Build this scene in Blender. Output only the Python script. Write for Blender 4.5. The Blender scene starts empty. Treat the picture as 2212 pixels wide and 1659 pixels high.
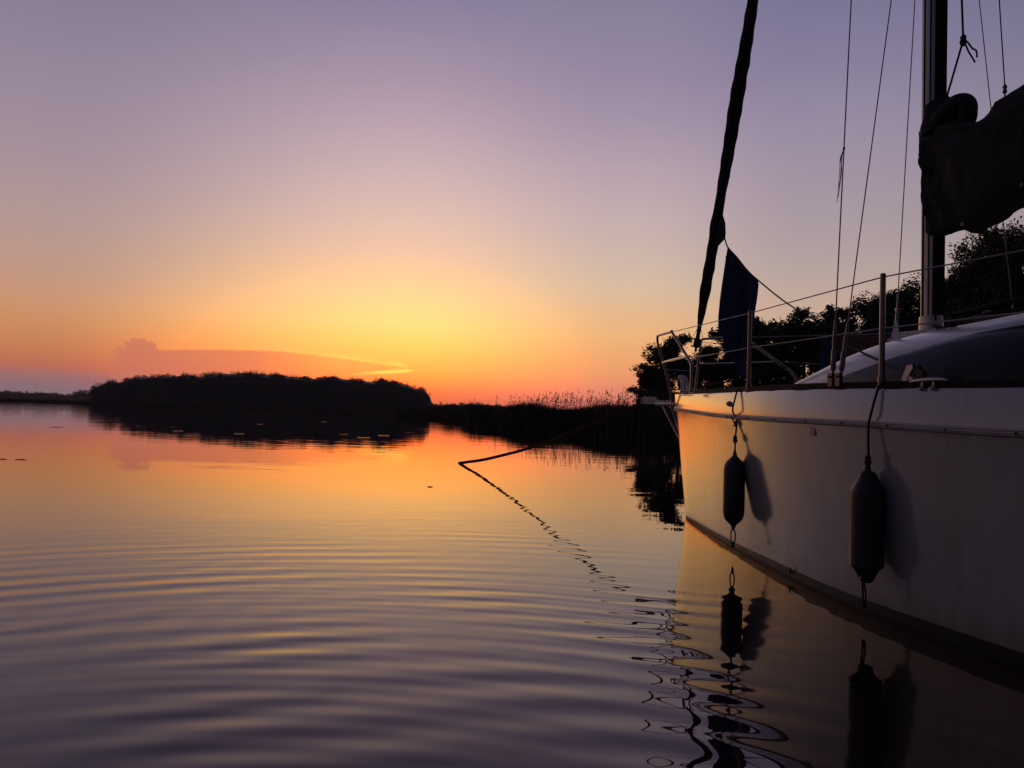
import bpy, bmesh, math, random
import numpy as np
from mathutils import Vector, Matrix

scene = bpy.context.scene
COL = scene.collection
PI = math.pi
rad = math.radians

# ------------------------------------------------------------------ camera
F, CX, CY, EYE = 1726.0, 1106.0, 829.5, 0.93          # focal length in pixels of a 2212 px wide frame
PITCH, ROLL = math.atan(70.5 / F), math.atan(0.033)
fwd = Vector((0, math.cos(PITCH), math.sin(PITCH)))
r0 = Vector((1, 0, 0)); u0 = Vector((0, -math.sin(PITCH), math.cos(PITCH)))
RT = r0 * math.cos(ROLL) + u0 * math.sin(ROLL)
UP = -r0 * math.sin(ROLL) + u0 * math.cos(ROLL)
cd = bpy.data.cameras.new('camera'); cam = bpy.data.objects.new('camera', cd); COL.objects.link(cam)
cd.sensor_width = 36.0; cd.lens = 36.0 * F / 2212.0; cd.clip_start = 0.05; cd.clip_end = 20000
m = Matrix.Identity(4)
for i in range(3):
    m[i][0], m[i][1], m[i][2] = RT[i], UP[i], -fwd[i]
m[0][3], m[1][3], m[2][3] = 0, 0, EYE
cam.matrix_world = m
scene.camera = cam

def bearing(x, y=900.0):
    """direction of a photo pixel, unit depth along the lens axis"""
    return fwd + RT * ((x - CX) / F) + UP * ((CY - y) / F)

# ------------------------------------------------------------------ exposure
scene.view_settings.view_transform = 'Standard'
scene.view_settings.look = 'None'
scene.view_settings.exposure = 0.0
scene.view_settings.gamma = 1.0
scene.render.engine = 'CYCLES'
scene.cycles.max_bounces = 6
scene.cycles.transparent_max_bounces = 4

# ------------------------------------------------------------------ sky
def lin(c):
    o = []
    for v in c[:3]:
        v = v / 255.0
        o.append(v / 12.92 if v <= 0.04045 else ((v + 0.055) / 1.055) ** 2.4)
    if len(c) > 3: o[0] *= c[3]                     # red beyond what the picture can hold
    return o

SUN_AZ, SUN_EL = -7.4, 0.3       # degrees, azimuth measured from +y towards +x
world = bpy.data.worlds.new('World'); scene.world = world; world.use_nodes = True
wt = world.node_tree; wn = wt.nodes; wl = wt.links; wn.clear()

def wmath(op, a, b=None, c=None, clamp=False):
    n = wn.new('ShaderNodeMath'); n.operation = op; n.use_clamp = clamp
    for i, v in enumerate((a, b, c)):
        if v is None: continue
        if isinstance(v, (int, float)): n.inputs[i].default_value = v
        else: wl.new(v, n.inputs[i])
    return n.outputs[0]

def wstep(v, a, b, lo=0.0, hi=1.0, smooth=True):
    n = wn.new('ShaderNodeMapRange'); n.interpolation_type = 'SMOOTHSTEP' if smooth else 'LINEAR'
    n.clamp = True
    wl.new(v, n.inputs[0])
    for i, x in enumerate((a, b, lo, hi)): n.inputs[1 + i].default_value = x
    return n.outputs[0]

def wmix(f, a, b, mode='MIX'):
    n = wn.new('ShaderNodeMix'); n.data_type = 'RGBA'; n.blend_type = mode; n.clamp_result = False
    for i, v in ((0, f), (6, a), (7, b)):
        if isinstance(v, (int, float)): n.inputs[i].default_value = v
        elif isinstance(v, (list, tuple)): n.inputs[i].default_value = (*v[:3], 1)
        else: wl.new(v, n.inputs[i])
    return n.outputs[2]

tc = wn.new('ShaderNodeTexCoord'); sx = wn.new('ShaderNodeSeparateXYZ'); wl.new(tc.outputs['Generated'], sx.inputs[0])
dx, dy, dz = sx.outputs
AZ = wmath('DEGREES', wmath('ARCTAN2', dx, dy))
EL = wmath('DEGREES', wmath('ARCSINE', dz, clamp=False))
ELP = wmath('POWER', wmath('DIVIDE', wmath('MAXIMUM', EL, 0.0), 90.0), 0.5)

def sky_column(stops):
    n = wn.new('ShaderNodeValToRGB'); r = n.color_ramp; r.interpolation = 'CARDINAL' if False else 'LINEAR'
    while len(r.elements) > 1: r.elements.remove(r.elements[-1])
    for i, (e, c) in enumerate(stops):
        p = (max(e, 0) / 90.0) ** 0.5
        el = r.elements[0] if i == 0 else r.elements.new(p)
        el.position = p; el.color = (*lin(c), 1)
    wl.new(ELP, n.inputs[0])
    return n.outputs[0]

HIGH = [(40, (84, 84, 116)), (60, (48, 50, 76)), (90, (32, 35, 56))]
COLS = [
 (-180, [(0, (34, 33, 42)), (5, (42, 40, 52)), (12, (48, 46, 60)), (25, (46, 46, 64)), (40, (40, 42, 62)), (90, (32, 35, 56))]),
 (-95, [(0, (58, 50, 60)), (3, (74, 58, 64)), (8, (80, 66, 74)), (15, (74, 67, 80)), (25, (66, 63, 82)), (40, (52, 53, 76)), (60, (40, 43, 66)), (90, (32, 35, 56))]),
 (-58, [(0, (92, 78, 94)), (2, (122, 82, 84)), (5, (146, 102, 86)), (9, (136, 108, 104)), (15, (120, 104, 113)), (24, (96, 90, 108)), (40, (70, 70, 98)), (60, (46, 48, 74)), (90, (32, 35, 56))]),
 (-31, [(0, (122, 104, 122)), (.9, (130, 108, 122)), (1.6, (158, 108, 112)), (2.2, (188, 108, 88)), (3.4, (202, 126, 86)), (4.9, (206, 142, 98)), (6.3, (204, 150, 116)), (8.5, (192, 152, 136)), (11.4, (178, 152, 148)), (15.5, (160, 144, 154)), (19.6, (147, 135, 154)), (23.4, (135, 127, 147))] + HIGH),
 (-7.2, [(0, (245, 98, 66)), (1.0, (250, 112, 66)), (1.5, (251, 126, 68, 1.3)), (2.0, (255, 150, 70, 1.95)), (2.7, (255, 174, 76, 2.15)), (4, (255, 205, 94, 2.1)), (5.2, (255, 222, 112, 1.8)), (6.5, (255, 229, 136, 1.6)), (8.2, (254, 221, 150, 1.29)), (9.9, (252, 209, 158, 1.1)), (11.5, (245, 200, 170)), (13.9, (222, 191, 177)), (17.1, (201, 178, 178)), (20.2, (182, 162, 174)), (23.1, (163, 147, 166)), (27.3, (137, 129, 156))] + HIGH),
 (8.1, [(0, (212, 108, 104)), (1.2, (222, 122, 112)), (2.2, (232, 138, 110)), (3.2, (238, 156, 108)), (4.4, (240, 168, 112)), (6, (238, 181, 124)), (7.7, (230, 185, 142)), (9.3, (218, 188, 160)), (11, (208, 184, 168)), (14.2, (193, 174, 174)), (17.4, (178, 162, 172)), (20.5, (160, 146, 166)), (23.3, (148, 136, 160)), (27.5, (132, 128, 152))] + HIGH),
 (20.3, [(0, (198, 116, 104)), (2, (214, 146, 116)), (5, (208, 170, 142)), (7.9, (199, 169, 151)), (9.7, (187, 166, 158)), (11, (178, 162, 160)), (13.4, (168, 154, 160)), (16.9, (158, 146, 162)), (20.3, (146, 138, 160)), (23.5, (132, 126, 154)), (26.6, (121, 117, 148))] + HIGH),
 (60, [(0, (120, 90, 92)), (5, (124, 106, 106)), (12, (108, 100, 112)), (25, (82, 80, 104)), (40, (64, 64, 92)), (60, (46, 48, 74)), (90, (32, 35, 56))]),
 (120, [(0, (48, 44, 54)), (5, (56, 51, 64)), (12, (60, 56, 72)), (25, (56, 56, 76)), (40, (48, 50, 72)), (90, (32, 35, 56))]),
 (180, [(0, (34, 33, 42)), (5, (42, 40, 52)), (12, (48, 46, 60)), (25, (46, 46, 64)), (40, (40, 42, 62)), (90, (32, 35, 56))]),
]
sky = sky_column(COLS[0][1])
for (a0, _), (a1, st) in zip(COLS, COLS[1:]):
    sky = wmix(wstep(AZ, a0, a1), sky, sky_column(st))
sky = wmix(wmath('MULTIPLY', wstep(EL, 9, 16), wstep(wmath('ABSOLUTE', wmath('ADD', AZ, 12.0)), 60, 20)), sky, wmix(1.0, sky, (1.06, 1.0, 1.02), 'MULTIPLY'))

# distant thunderhead with its long anvil, part of the sky itself
nz = wn.new('ShaderNodeTexNoise'); nz.noise_dimensions = '2D'; nz.inputs['Scale'].default_value = 1.0
nz.inputs['Detail'].default_value = 5; nz.inputs['Roughness'].default_value = 0.6
cv = wn.new('ShaderNodeCombineXYZ'); wl.new(wmath('MULTIPLY', AZ, 3.4), cv.inputs[0]); wl.new(wmath('MULTIPLY', EL, 4.2), cv.inputs[1])
wl.new(cv.outputs[0], nz.inputs['Vector'])
nzs = wmath('SUBTRACT', nz.outputs[0], 0.5)
nw = wn.new('ShaderNodeTexNoise'); nw.noise_dimensions = '2D'; nw.inputs['Scale'].default_value = 1.0; nw.inputs['Detail'].default_value = 3
cw = wn.new('ShaderNodeCombineXYZ'); wl.new(wmath('MULTIPLY', AZ, 0.35), cw.inputs[0]); wl.new(wmath('MULTIPLY', EL, 3.0), cw.inputs[1])
wl.new(cw.outputs[0], nw.inputs['Vector'])
wisp = wmath('SUBTRACT', nw.outputs[0], 0.5)
TW = wstep(AZ, -23.6, -24.4)                                    # 1 in the tower, 0 along the anvil
AZN = wmath('ADD', AZ, wmath('MULTIPLY', wmath('MULTIPLY', nzs, 1.6), TW))

def fcurve(v, pts, x0, x1, y1):
    n = wn.new('ShaderNodeFloatCurve'); c = n.mapping.curves[0]
    n.mapping.extend = 'HORIZONTAL'
    q = [((x - x0) / (x1 - x0), y / y1) for x, y in pts]
    c.points[0].location = q[0]; c.points[1].location = q[-1]
    for p in q[1:-1]: c.points.new(*p)
    for p in c.points: p.handle_type = 'VECTOR' if len(pts) > 12 else 'AUTO'
    n.mapping.update()
    wl.new(wmath('DIVIDE', wmath('SUBTRACT', v, x0), x1 - x0, clamp=True), n.inputs[1])
    return wmath('MULTIPLY', n.outputs[0], y1)

topc = fcurve(AZN, [(-28, 0), (-26.9, 0), (-26.75, 2.9), (-26.45, 3.45), (-26.1, 3.7), (-25.95, 4.1), (-25.3, 4.3), (-24.6, 4.22), (-24.2, 4.1), (-24.0, 3.62), (-22, 3.78), (-20.3, 3.9), (-16.4, 4.02), (-13.3, 3.84), (-10.4, 3.59), (-8.2, 3.34), (-7.25, 3.06), (-7.05, 0), (-6, 0)], -28, -6, 6)
edge = wmath('ADD', wmath('MULTIPLY', nzs, wmath('ADD', wmath('MULTIPLY', TW, 1.0), 0.12)), topc)
below = wmath('SUBTRACT', edge, EL)
mask = wmath('MULTIPLY', wstep(below, -0.05, 0.13), wstep(AZ, -11.5, -18.5, 0.25, 1.0))
mask = wmath('MULTIPLY', mask, wmath('MULTIPLY', wstep(AZN, -26.9, -26.3), wstep(AZ, -7.0, -7.6)))
mask = wmath('MULTIPLY', mask, wstep(EL, 0.8, 2.6, 0.45, 1.0))
bodyc = wmix(wstep(AZ, -27, -9), lin((204, 116, 96)), lin((250, 136, 76)))
bodyc = wmix(wstep(nzs, -0.05, 0.25, 0, .10), bodyc, lin((235, 160, 130)))
sky = wmix(wmath('MULTIPLY', mask, 0.80), sky, bodyc)
# sunlit rim along the anvil and the forked tip
rb = wmath('ADD', below, wmath('MULTIPLY', wisp, 0.26))
rw = wmath('ADD', wmath('MULTIPLY', wmath('LESS_THAN', rb, 0.0), wstep(AZ, -21, -10, 0.10, 0.22)), 0.065)
rim_d = wmath('DIVIDE', wmath('ABSOLUTE', rb), rw)
rim = wmath('MULTIPLY', wmath('POWER', 2.718, wmath('MULTIPLY', wmath('MULTIPLY', rim_d, rim_d), -1.0)), wmath('MULTIPLY', wmath('MULTIPLY', wstep(AZ, -21.5, -10.5, 0.05, 0.80), wstep(wisp, -.2, .12, .45, 1.0)), wstep(AZ, -7.35, -7.9)))
rim = wmath('MULTIPLY', rim, wstep(AZ, -24.2, -23.8))
lowc = fcurve(AZ, [(-14, 2.34), (-11.7, 2.58), (-9.8, 2.77), (-8.6, 2.9), (-7.2, 3.04), (-6, 3.1)], -14, -6, 6)
lo_d = wmath('DIVIDE', wmath('ABSOLUTE', wmath('ADD', wmath('SUBTRACT', EL, lowc), wmath('MULTIPLY', wisp, 0.12))), wmath('MULTIPLY', wstep(AZ, -12.2, -8.3, 0.05, 0.13), wstep(AZ, -6.6, -7.9, 0.35, 1.0)))
low = wmath('MULTIPLY', wmath('POWER', 2.718, wmath('MULTIPLY', wmath('MULTIPLY', lo_d, lo_d), -1.0)), wmath('MULTIPLY', wstep(AZ, -12.4, -8.6), wstep(AZ, -6.7, -7.5)))
rimc = wmix(wstep(AZ, -20, -8.5), lin((255, 186, 104)), (1.05, 0.80, 0.13))
sky = wmix(wmath('MULTIPLY', rim, 0.9), sky, rimc)
sky = wmix(low, sky, (1.08, 0.84, 0.12))

nish = wn.new('ShaderNodeTexSky'); nish.sky_type = 'NISHITA'; nish.sun_disc = False
nish.sun_elevation = rad(SUN_EL); nish.sun_rotation = rad(SUN_AZ)
nishb = wn.new('ShaderNodeBackground'); nishb.inputs[1].default_value = 0.004
wl.new(nish.outputs[0], nishb.inputs[0])
bg = wn.new('ShaderNodeBackground'); bg.inputs[1].default_value = 1.0; wl.new(sky, bg.inputs[0])
addb = wn.new('ShaderNodeAddShader'); wl.new(bg.outputs[0], addb.inputs[0]); wl.new(nishb.outputs[0], addb.inputs[1])
wo = wn.new('ShaderNodeOutputWorld'); wl.new(addb.outputs[0], wo.inputs[0])

# sun: already down behind the wooded island
sd = bpy.data.lights.new('sun', 'SUN'); sd.energy = 2.0; sd.angle = rad(0.5); sd.color = (1.0, 0.55, 0.25)
sun = bpy.data.objects.new('sun', sd); COL.objects.link(sun)
sdir = Vector((math.sin(rad(SUN_AZ)) * math.cos(rad(SUN_EL)), math.cos(rad(SUN_AZ)) * math.cos(rad(SUN_EL)), math.sin(rad(SUN_EL))))
sun.rotation_euler = sdir.to_track_quat('Z', 'Y').to_euler()

# ------------------------------------------------------------------ materials
def mat(name, color, rough=0.5, metal=0.0, var=0.0, vscale=8.0, bump=0.0, bscale=20.0, ior=1.5, stretch=None, dirt=None):
    M = bpy.data.materials.new(name); M.use_nodes = True
    t = M.node_tree; p = t.nodes['Principled BSDF']
    p.inputs['Base Color'].default_value = (*color, 1); p.inputs['Roughness'].default_value = rough
    p.inputs['Metallic'].default_value = metal; p.inputs['IOR'].default_value = ior
    if var or bump or dirt:
        co = t.nodes.new('ShaderNodeTexCoord'); src = co.outputs['Object']
        if stretch:
            mp = t.nodes.new('ShaderNodeMapping'); mp.inputs['Scale'].default_value = stretch
            t.links.new(src, mp.inputs[0]); src = mp.outputs[0]
    if var:
        n = t.nodes.new('ShaderNodeTexNoise'); n.inputs['Scale'].default_value = vscale; n.inputs['Detail'].default_value = 6
        t.links.new(src, n.inputs['Vector'])
        r = t.nodes.new('ShaderNodeValToRGB')
        r.color_ramp.elements[0].position = 0.3; r.color_ramp.elements[1].position = 0.7
        r.color_ramp.elements[0].color = (*[c * (1 - var) for c in color], 1)
        r.color_ramp.elements[1].color = (*[min(1, c * (1 + var)) for c in color], 1)
        t.links.new(n.outputs[0], r.inputs[0]); t.links.new(r.outputs[0], p.inputs['Base Color'])
        mr = t.nodes.new('ShaderNodeMapRange'); mr.inputs[3].default_value = rough * 0.8; mr.inputs[4].default_value = min(1, rough * 1.25)
        t.links.new(n.outputs[0], mr.inputs[0]); t.links.new(mr.outputs[0], p.inputs['Roughness'])
    if bump:
        n2 = t.nodes.new('ShaderNodeTexNoise'); n2.inputs['Scale'].default_value = bscale; n2.inputs['Detail'].default_value = 3
        t.links.new(src, n2.inputs['Vector'])
        b = t.nodes.new('ShaderNodeBump'); b.inputs['Distance'].default_value = bump; b.inputs['Strength'].default_value = 1.0
        t.links.new(n2.outputs[0], b.inputs['Height']); t.links.new(b.outputs[0], p.inputs['Normal'])
    return M

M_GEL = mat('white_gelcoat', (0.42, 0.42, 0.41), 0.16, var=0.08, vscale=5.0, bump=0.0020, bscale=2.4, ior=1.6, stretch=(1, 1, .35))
def _grime(M):
    t = M.node_tree; p = t.nodes['Principled BSDF']; N = t.nodes; K = t.links
    co = N.new('ShaderNodeTexCoord'); sp = N.new('ShaderNodeSeparateXYZ'); K.new(co.outputs['Object'], sp.inputs[0])
    mp = N.new('ShaderNodeMapping'); mp.inputs['Scale'].default_value = (7, 7, .8); K.new(co.outputs['Object'], mp.inputs[0])
    n = N.new('ShaderNodeTexNoise'); n.inputs['Scale'].default_value = 1.0; n.inputs['Detail'].default_value = 5; K.new(mp.outputs[0], n.inputs['Vector'])
    a = N.new('ShaderNodeMath'); a.operation = 'MULTIPLY_ADD'; K.new(n.outputs[0], a.inputs[0]); a.inputs[1].default_value = -.34; K.new(sp.outputs[2], a.inputs[2])
    r = N.new('ShaderNodeMapRange'); r.interpolation_type = 'SMOOTHSTEP'; K.new(a.outputs[0], r.inputs[0])
    for i, v in enumerate((-.12, .06, .75, 0.0)): r.inputs[1 + i].default_value = v
    n2 = N.new('ShaderNodeTexNoise'); n2.inputs['Scale'].default_value = 1.7; n2.inputs['Detail'].default_value = 6; K.new(mp.outputs[0], n2.inputs['Vector'])
    r2 = N.new('ShaderNodeMapRange'); K.new(n2.outputs[0], r2.inputs[0])
    for i, v in enumerate((.56, .74, 0.0, .30)): r2.inputs[1 + i].default_value = v
    mx = N.new('ShaderNodeMath'); mx.operation = 'MAXIMUM'; K.new(r.outputs[0], mx.inputs[0]); K.new(r2.outputs[0], mx.inputs[1])
    m = N.new('ShaderNodeMix'); m.data_type = 'RGBA'; K.new(mx.outputs[0], m.inputs[0]); src = p.inputs['Base Color'].links[0].from_socket
    K.new(src, m.inputs[6]); m.inputs[7].default_value = (.22, .18, .125, 1); K.new(m.outputs[2], p.inputs['Base Color'])
_grime(M_GEL)
_p = M_GEL.node_tree.nodes['Principled BSDF']; _p.inputs['Coat Weight'].default_value = 0.8; _p.inputs['Coat IOR'].default_value = 1.6; _p.inputs['Coat Roughness'].default_value = 0.11
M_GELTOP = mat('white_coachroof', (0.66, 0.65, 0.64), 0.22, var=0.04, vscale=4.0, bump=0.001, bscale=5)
M_DECK = mat('deck_nonskid', (0.42, 0.41, 0.39), 0.6, var=0.1, vscale=30)
M_BOOT = mat('boot_stripe', (0.012, 0.013, 0.016), 0.45, var=0.3, vscale=14)
M_ALU = mat('anodised_aluminium', (0.36, 0.35, 0.345), 0.32, metal=0.9, var=0.12, vscale=9, stretch=(1, 1, .1))
M_RUB = mat('rub_strip', (0.46, 0.45, 0.44), 0.45, metal=0.1, var=0.15, vscale=12)
M_STEEL = mat('stainless_steel', (0.17, 0.165, 0.16), 0.10, metal=1.0, var=0.06, vscale=20)
M_CHROME = mat('polished_cheek', (0.62, 0.62, 0.64), 0.25, metal=0.6, var=0.05, vscale=20)
M_WIRE = mat('rigging_wire', (0.16, 0.155, 0.15), 0.4, metal=0.8, var=0.1, vscale=60)
M_LIFE = mat('coated_wire', (0.30, 0.29, 0.28), 0.4, var=0.1, vscale=40)
M_TOE = mat('dark_toe_rail', (0.010, 0.009, 0.008), 0.7, var=0.3, vscale=10, ior=1.25)
M_WIN = mat('smoked_acrylic', (0.014, 0.016, 0.030), 0.2, ior=1.25, var=0.12, vscale=2.5, bump=0.0007, bscale=3.0)
M_COVER = mat('dark_green_canvas', (0.020, 0.025, 0.021), 0.85, var=0.25, vscale=6, bump=0.002, bscale=40)
M_SAILUV = mat('black_sail_strip', (0.016, 0.013, 0.012), 0.8, var=0.25, vscale=12, bump=0.003, bscale=18)
M_SAIL = mat('grey_sailcloth', (0.30, 0.31, 0.29), 0.7, var=0.08, vscale=8, bump=0.002, bscale=15)
M_NAVY = mat('navy_towelling', (0.024, 0.042, 0.100), 0.95, var=0.3, vscale=26, bump=0.003, bscale=160, stretch=(1, 1, .15))
M_BLUE = mat('blue_towelling', (0.012, 0.035, 0.075), 0.95, var=0.25, vscale=30, bump=0.003, bscale=120)
M_BROWN = mat('brown_towelling', (0.10, 0.055, 0.035), 0.95, var=0.25, vscale=9, bump=0.004, bscale=90)
M_BLACK = mat('black_plastic', (0.012, 0.012, 0.012), 0.35, var=0.2, vscale=20)
M_ROPE = mat('dark_rope', (0.020, 0.017, 0.016), 0.8, var=0.4, vscale=120)
M_ROPEB = mat('brown_rope', (0.055, 0.035, 0.025), 0.85, var=0.4, vscale=90)
M_WEB = mat('red_webbing', (0.06, 0.010, 0.007), 1.0, var=0.3, vscale=60, ior=1.15)
M_FEND = mat('dark_grey_vinyl', (0.024, 0.025, 0.025), 0.4, var=0.3, vscale=7, bump=0.0015, bscale=14)
M_WHITE = mat('white_plastic', (0.62, 0.62, 0.62), 0.35, var=0.05, vscale=20)
M_GREYBLUE = mat('pale_blue_tape', (0.22, 0.30, 0.42), 0.5, var=0.1, vscale=30)
M_LAND = mat('bank_earth', (0.045, 0.040, 0.026), 0.95, var=0.4, vscale=0.8, bump=0.05, bscale=2)
M_BARK = mat('bark', (0.055, 0.042, 0.032), 0.9, var=0.35, vscale=6, bump=0.02, bscale=12)
M_PAD = mat('lily_leaf', (0.05, 0.07, 0.03), 0.12, var=0.2, vscale=9)
M_TWIG = mat('wet_wood', (0.02, 0.015, 0.012), 0.5, var=0.3, vscale=20)

def leaf_mat(name, c, var):
    M = bpy.data.materials.new(name); M.use_nodes = True; t = M.node_tree; p = t.nodes['Principled BSDF']
    p.inputs['Roughness'].default_value = 0.7
    co = t.nodes.new('ShaderNodeTexCoord'); n = t.nodes.new('ShaderNodeTexNoise'); n.inputs['Scale'].default_value = 1.3; n.inputs['Detail'].default_value = 3
    t.links.new(co.outputs['Object'], n.inputs['Vector'])
    r = t.nodes.new('ShaderNodeValToRGB'); r.color_ramp.elements[0].position = .32; r.color_ramp.elements[1].position = .68
    r.color_ramp.elements[0].color = (*[x * (1 - var) for x in c], 1); r.color_ramp.elements[1].color = (*[x * (1 + var) for x in c], 1)
    t.links.new(n.outputs[0], r.inputs[0]); t.links.new(r.outputs[0], p.inputs['Base Color'])
    return M
M_LEAF = leaf_mat('alder_leaves', (0.045, 0.062, 0.024), 0.35)
M_LEAFD = leaf_mat('oak_leaves', (0.040, 0.050, 0.024), 0.3)
M_FAR = leaf_mat('far_foliage', (0.050, 0.050, 0.040), 0.2)
M_REED = leaf_mat('reed_blades', (0.052, 0.058, 0.026), 0.3)
M_PLUME = leaf_mat('reed_plumes', (0.050, 0.036, 0.026), 0.2)

# water: still lake, rippled only near the shore where the camera stands
def water_mat():
    M = bpy.data.materials.new('lake_water'); M.use_nodes = True; t = M.node_tree; N = t.nodes; Lk = t.links
    p = N['Principled BSDF']; p.inputs['Base Color'].default_value = (0.020, 0.011, 0.010, 1)
    p.inputs['Roughness'].default_value = 0.01; p.inputs['IOR'].default_value = 1.46; p.inputs['Specular Tint'].default_value = (1.0, 0.80, 0.86, 1)
    def mth(op, a, b=None, c=None):
        n = N.new('ShaderNodeMath'); n.operation = op
        for i, v in enumerate((a, b, c)):
            if v is None: continue
            if isinstance(v, (int, float)): n.inputs[i].default_value = v
            else: Lk.new(v, n.inputs[i])
        return n.outputs[0]
    g = N.new('ShaderNodeNewGeometry'); s = N.new('ShaderNodeSeparateXYZ'); Lk.new(g.outputs['Position'], s.inputs[0])
    X, Y, _ = s.outputs
    def dist(cx, cy):
        a = mth('SUBTRACT', X, cx); b = mth('SUBTRACT', Y, cy)
        return mth('SQRT', mth('ADD', mth('MULTIPLY', a, a), mth('MULTIPLY', b, b)))
    def noise(scale, det=2.0, sxy=(1, 1), seed=0.0):
        c = N.new('ShaderNodeCombineXYZ'); Lk.new(mth('MULTIPLY', X, sxy[0]), c.inputs[0]); Lk.new(mth('MULTIPLY', Y, sxy[1]), c.inputs[1]); c.inputs[2].default_value = seed
        n = N.new('ShaderNodeTexNoise'); n.inputs['Scale'].default_value = scale; n.inputs['Detail'].default_value = det
        Lk.new(c.outputs[0], n.inputs['Vector']); return mth('SUBTRACT', n.outputs[0], 0.5)
    def rng(v, a, b, lo, hi):
        n = N.new('ShaderNodeMapRange'); n.interpolation_type = 'SMOOTHSTEP'; Lk.new(v, n.inputs[0])
        for i, q in enumerate((a, b, lo, hi)): n.inputs[1 + i].default_value = q
        return n.outputs[0]
    D = dist(0, 0)
    big = noise(0.55, 2, seed=3.1)
    def ring(cx, cy, lam, amp, wob, seed):
        ph = mth('ADD', mth('MULTIPLY', dist(cx, cy), 2 * PI / lam), mth('MULTIPLY', noise(0.7, 2, seed=seed), wob))
        a = rng(noise(0.9, 1, seed=seed + 9), -0.16, 0.2, 0.2, 1.5)
        return mth('MULTIPLY', mth('MULTIPLY', mth('SINE', ph), amp), a)
    h1 = ring(-0.05, 0.55, 0.235, 0.0011, 4.0, 1.0)
    h2 = ring(0.9, -0.6, 0.30, 0.0009, 4.5, 5.0)
    h3 = ring(4.6, 2.6, 0.26, 0.0004, 5.0, 8.0)
    h6 = ring(-0.6, 0.1, 0.118, 0.00024, 4.0, 11.0)
    near = mth('MULTIPLY', mth('ADD', mth('ADD', h1, h2), mth('ADD', h3, h6)), mth('MULTIPLY', rng(D, 3.4, 7.4, 1.0, 0.05), rng(X, .15, 1.5, 1.0, .24)))
    h4 = mth('MULTIPLY', noise(2.6, 2, (0.7, 1.0), 2.0), rng(D, 3.0, 9.0, 0.0013, 0.0008))
    h5 = mth('MULTIPLY', noise(0.9, 2, (0.6, 1.2), 7.0), rng(D, 8.0, 60.0, 0.003, 0.006))
    far = mth('MULTIPLY', noise(0.33, 2, (0.5, 1.2), 4.0), rng(D, 15.0, 90.0, 0.0, 0.02))
    H = mth('ADD', mth('ADD', near, h4), mth('ADD', h5, far))
    b = N.new('ShaderNodeBump'); b.inputs['Strength'].default_value = 1.0; b.inputs['Distance'].default_value = 1.0
    Lk.new(H, b.inputs['Height']); Lk.new(b.outputs[0], p.inputs['Normal'])
    return M
M_WATER = water_mat()

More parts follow.
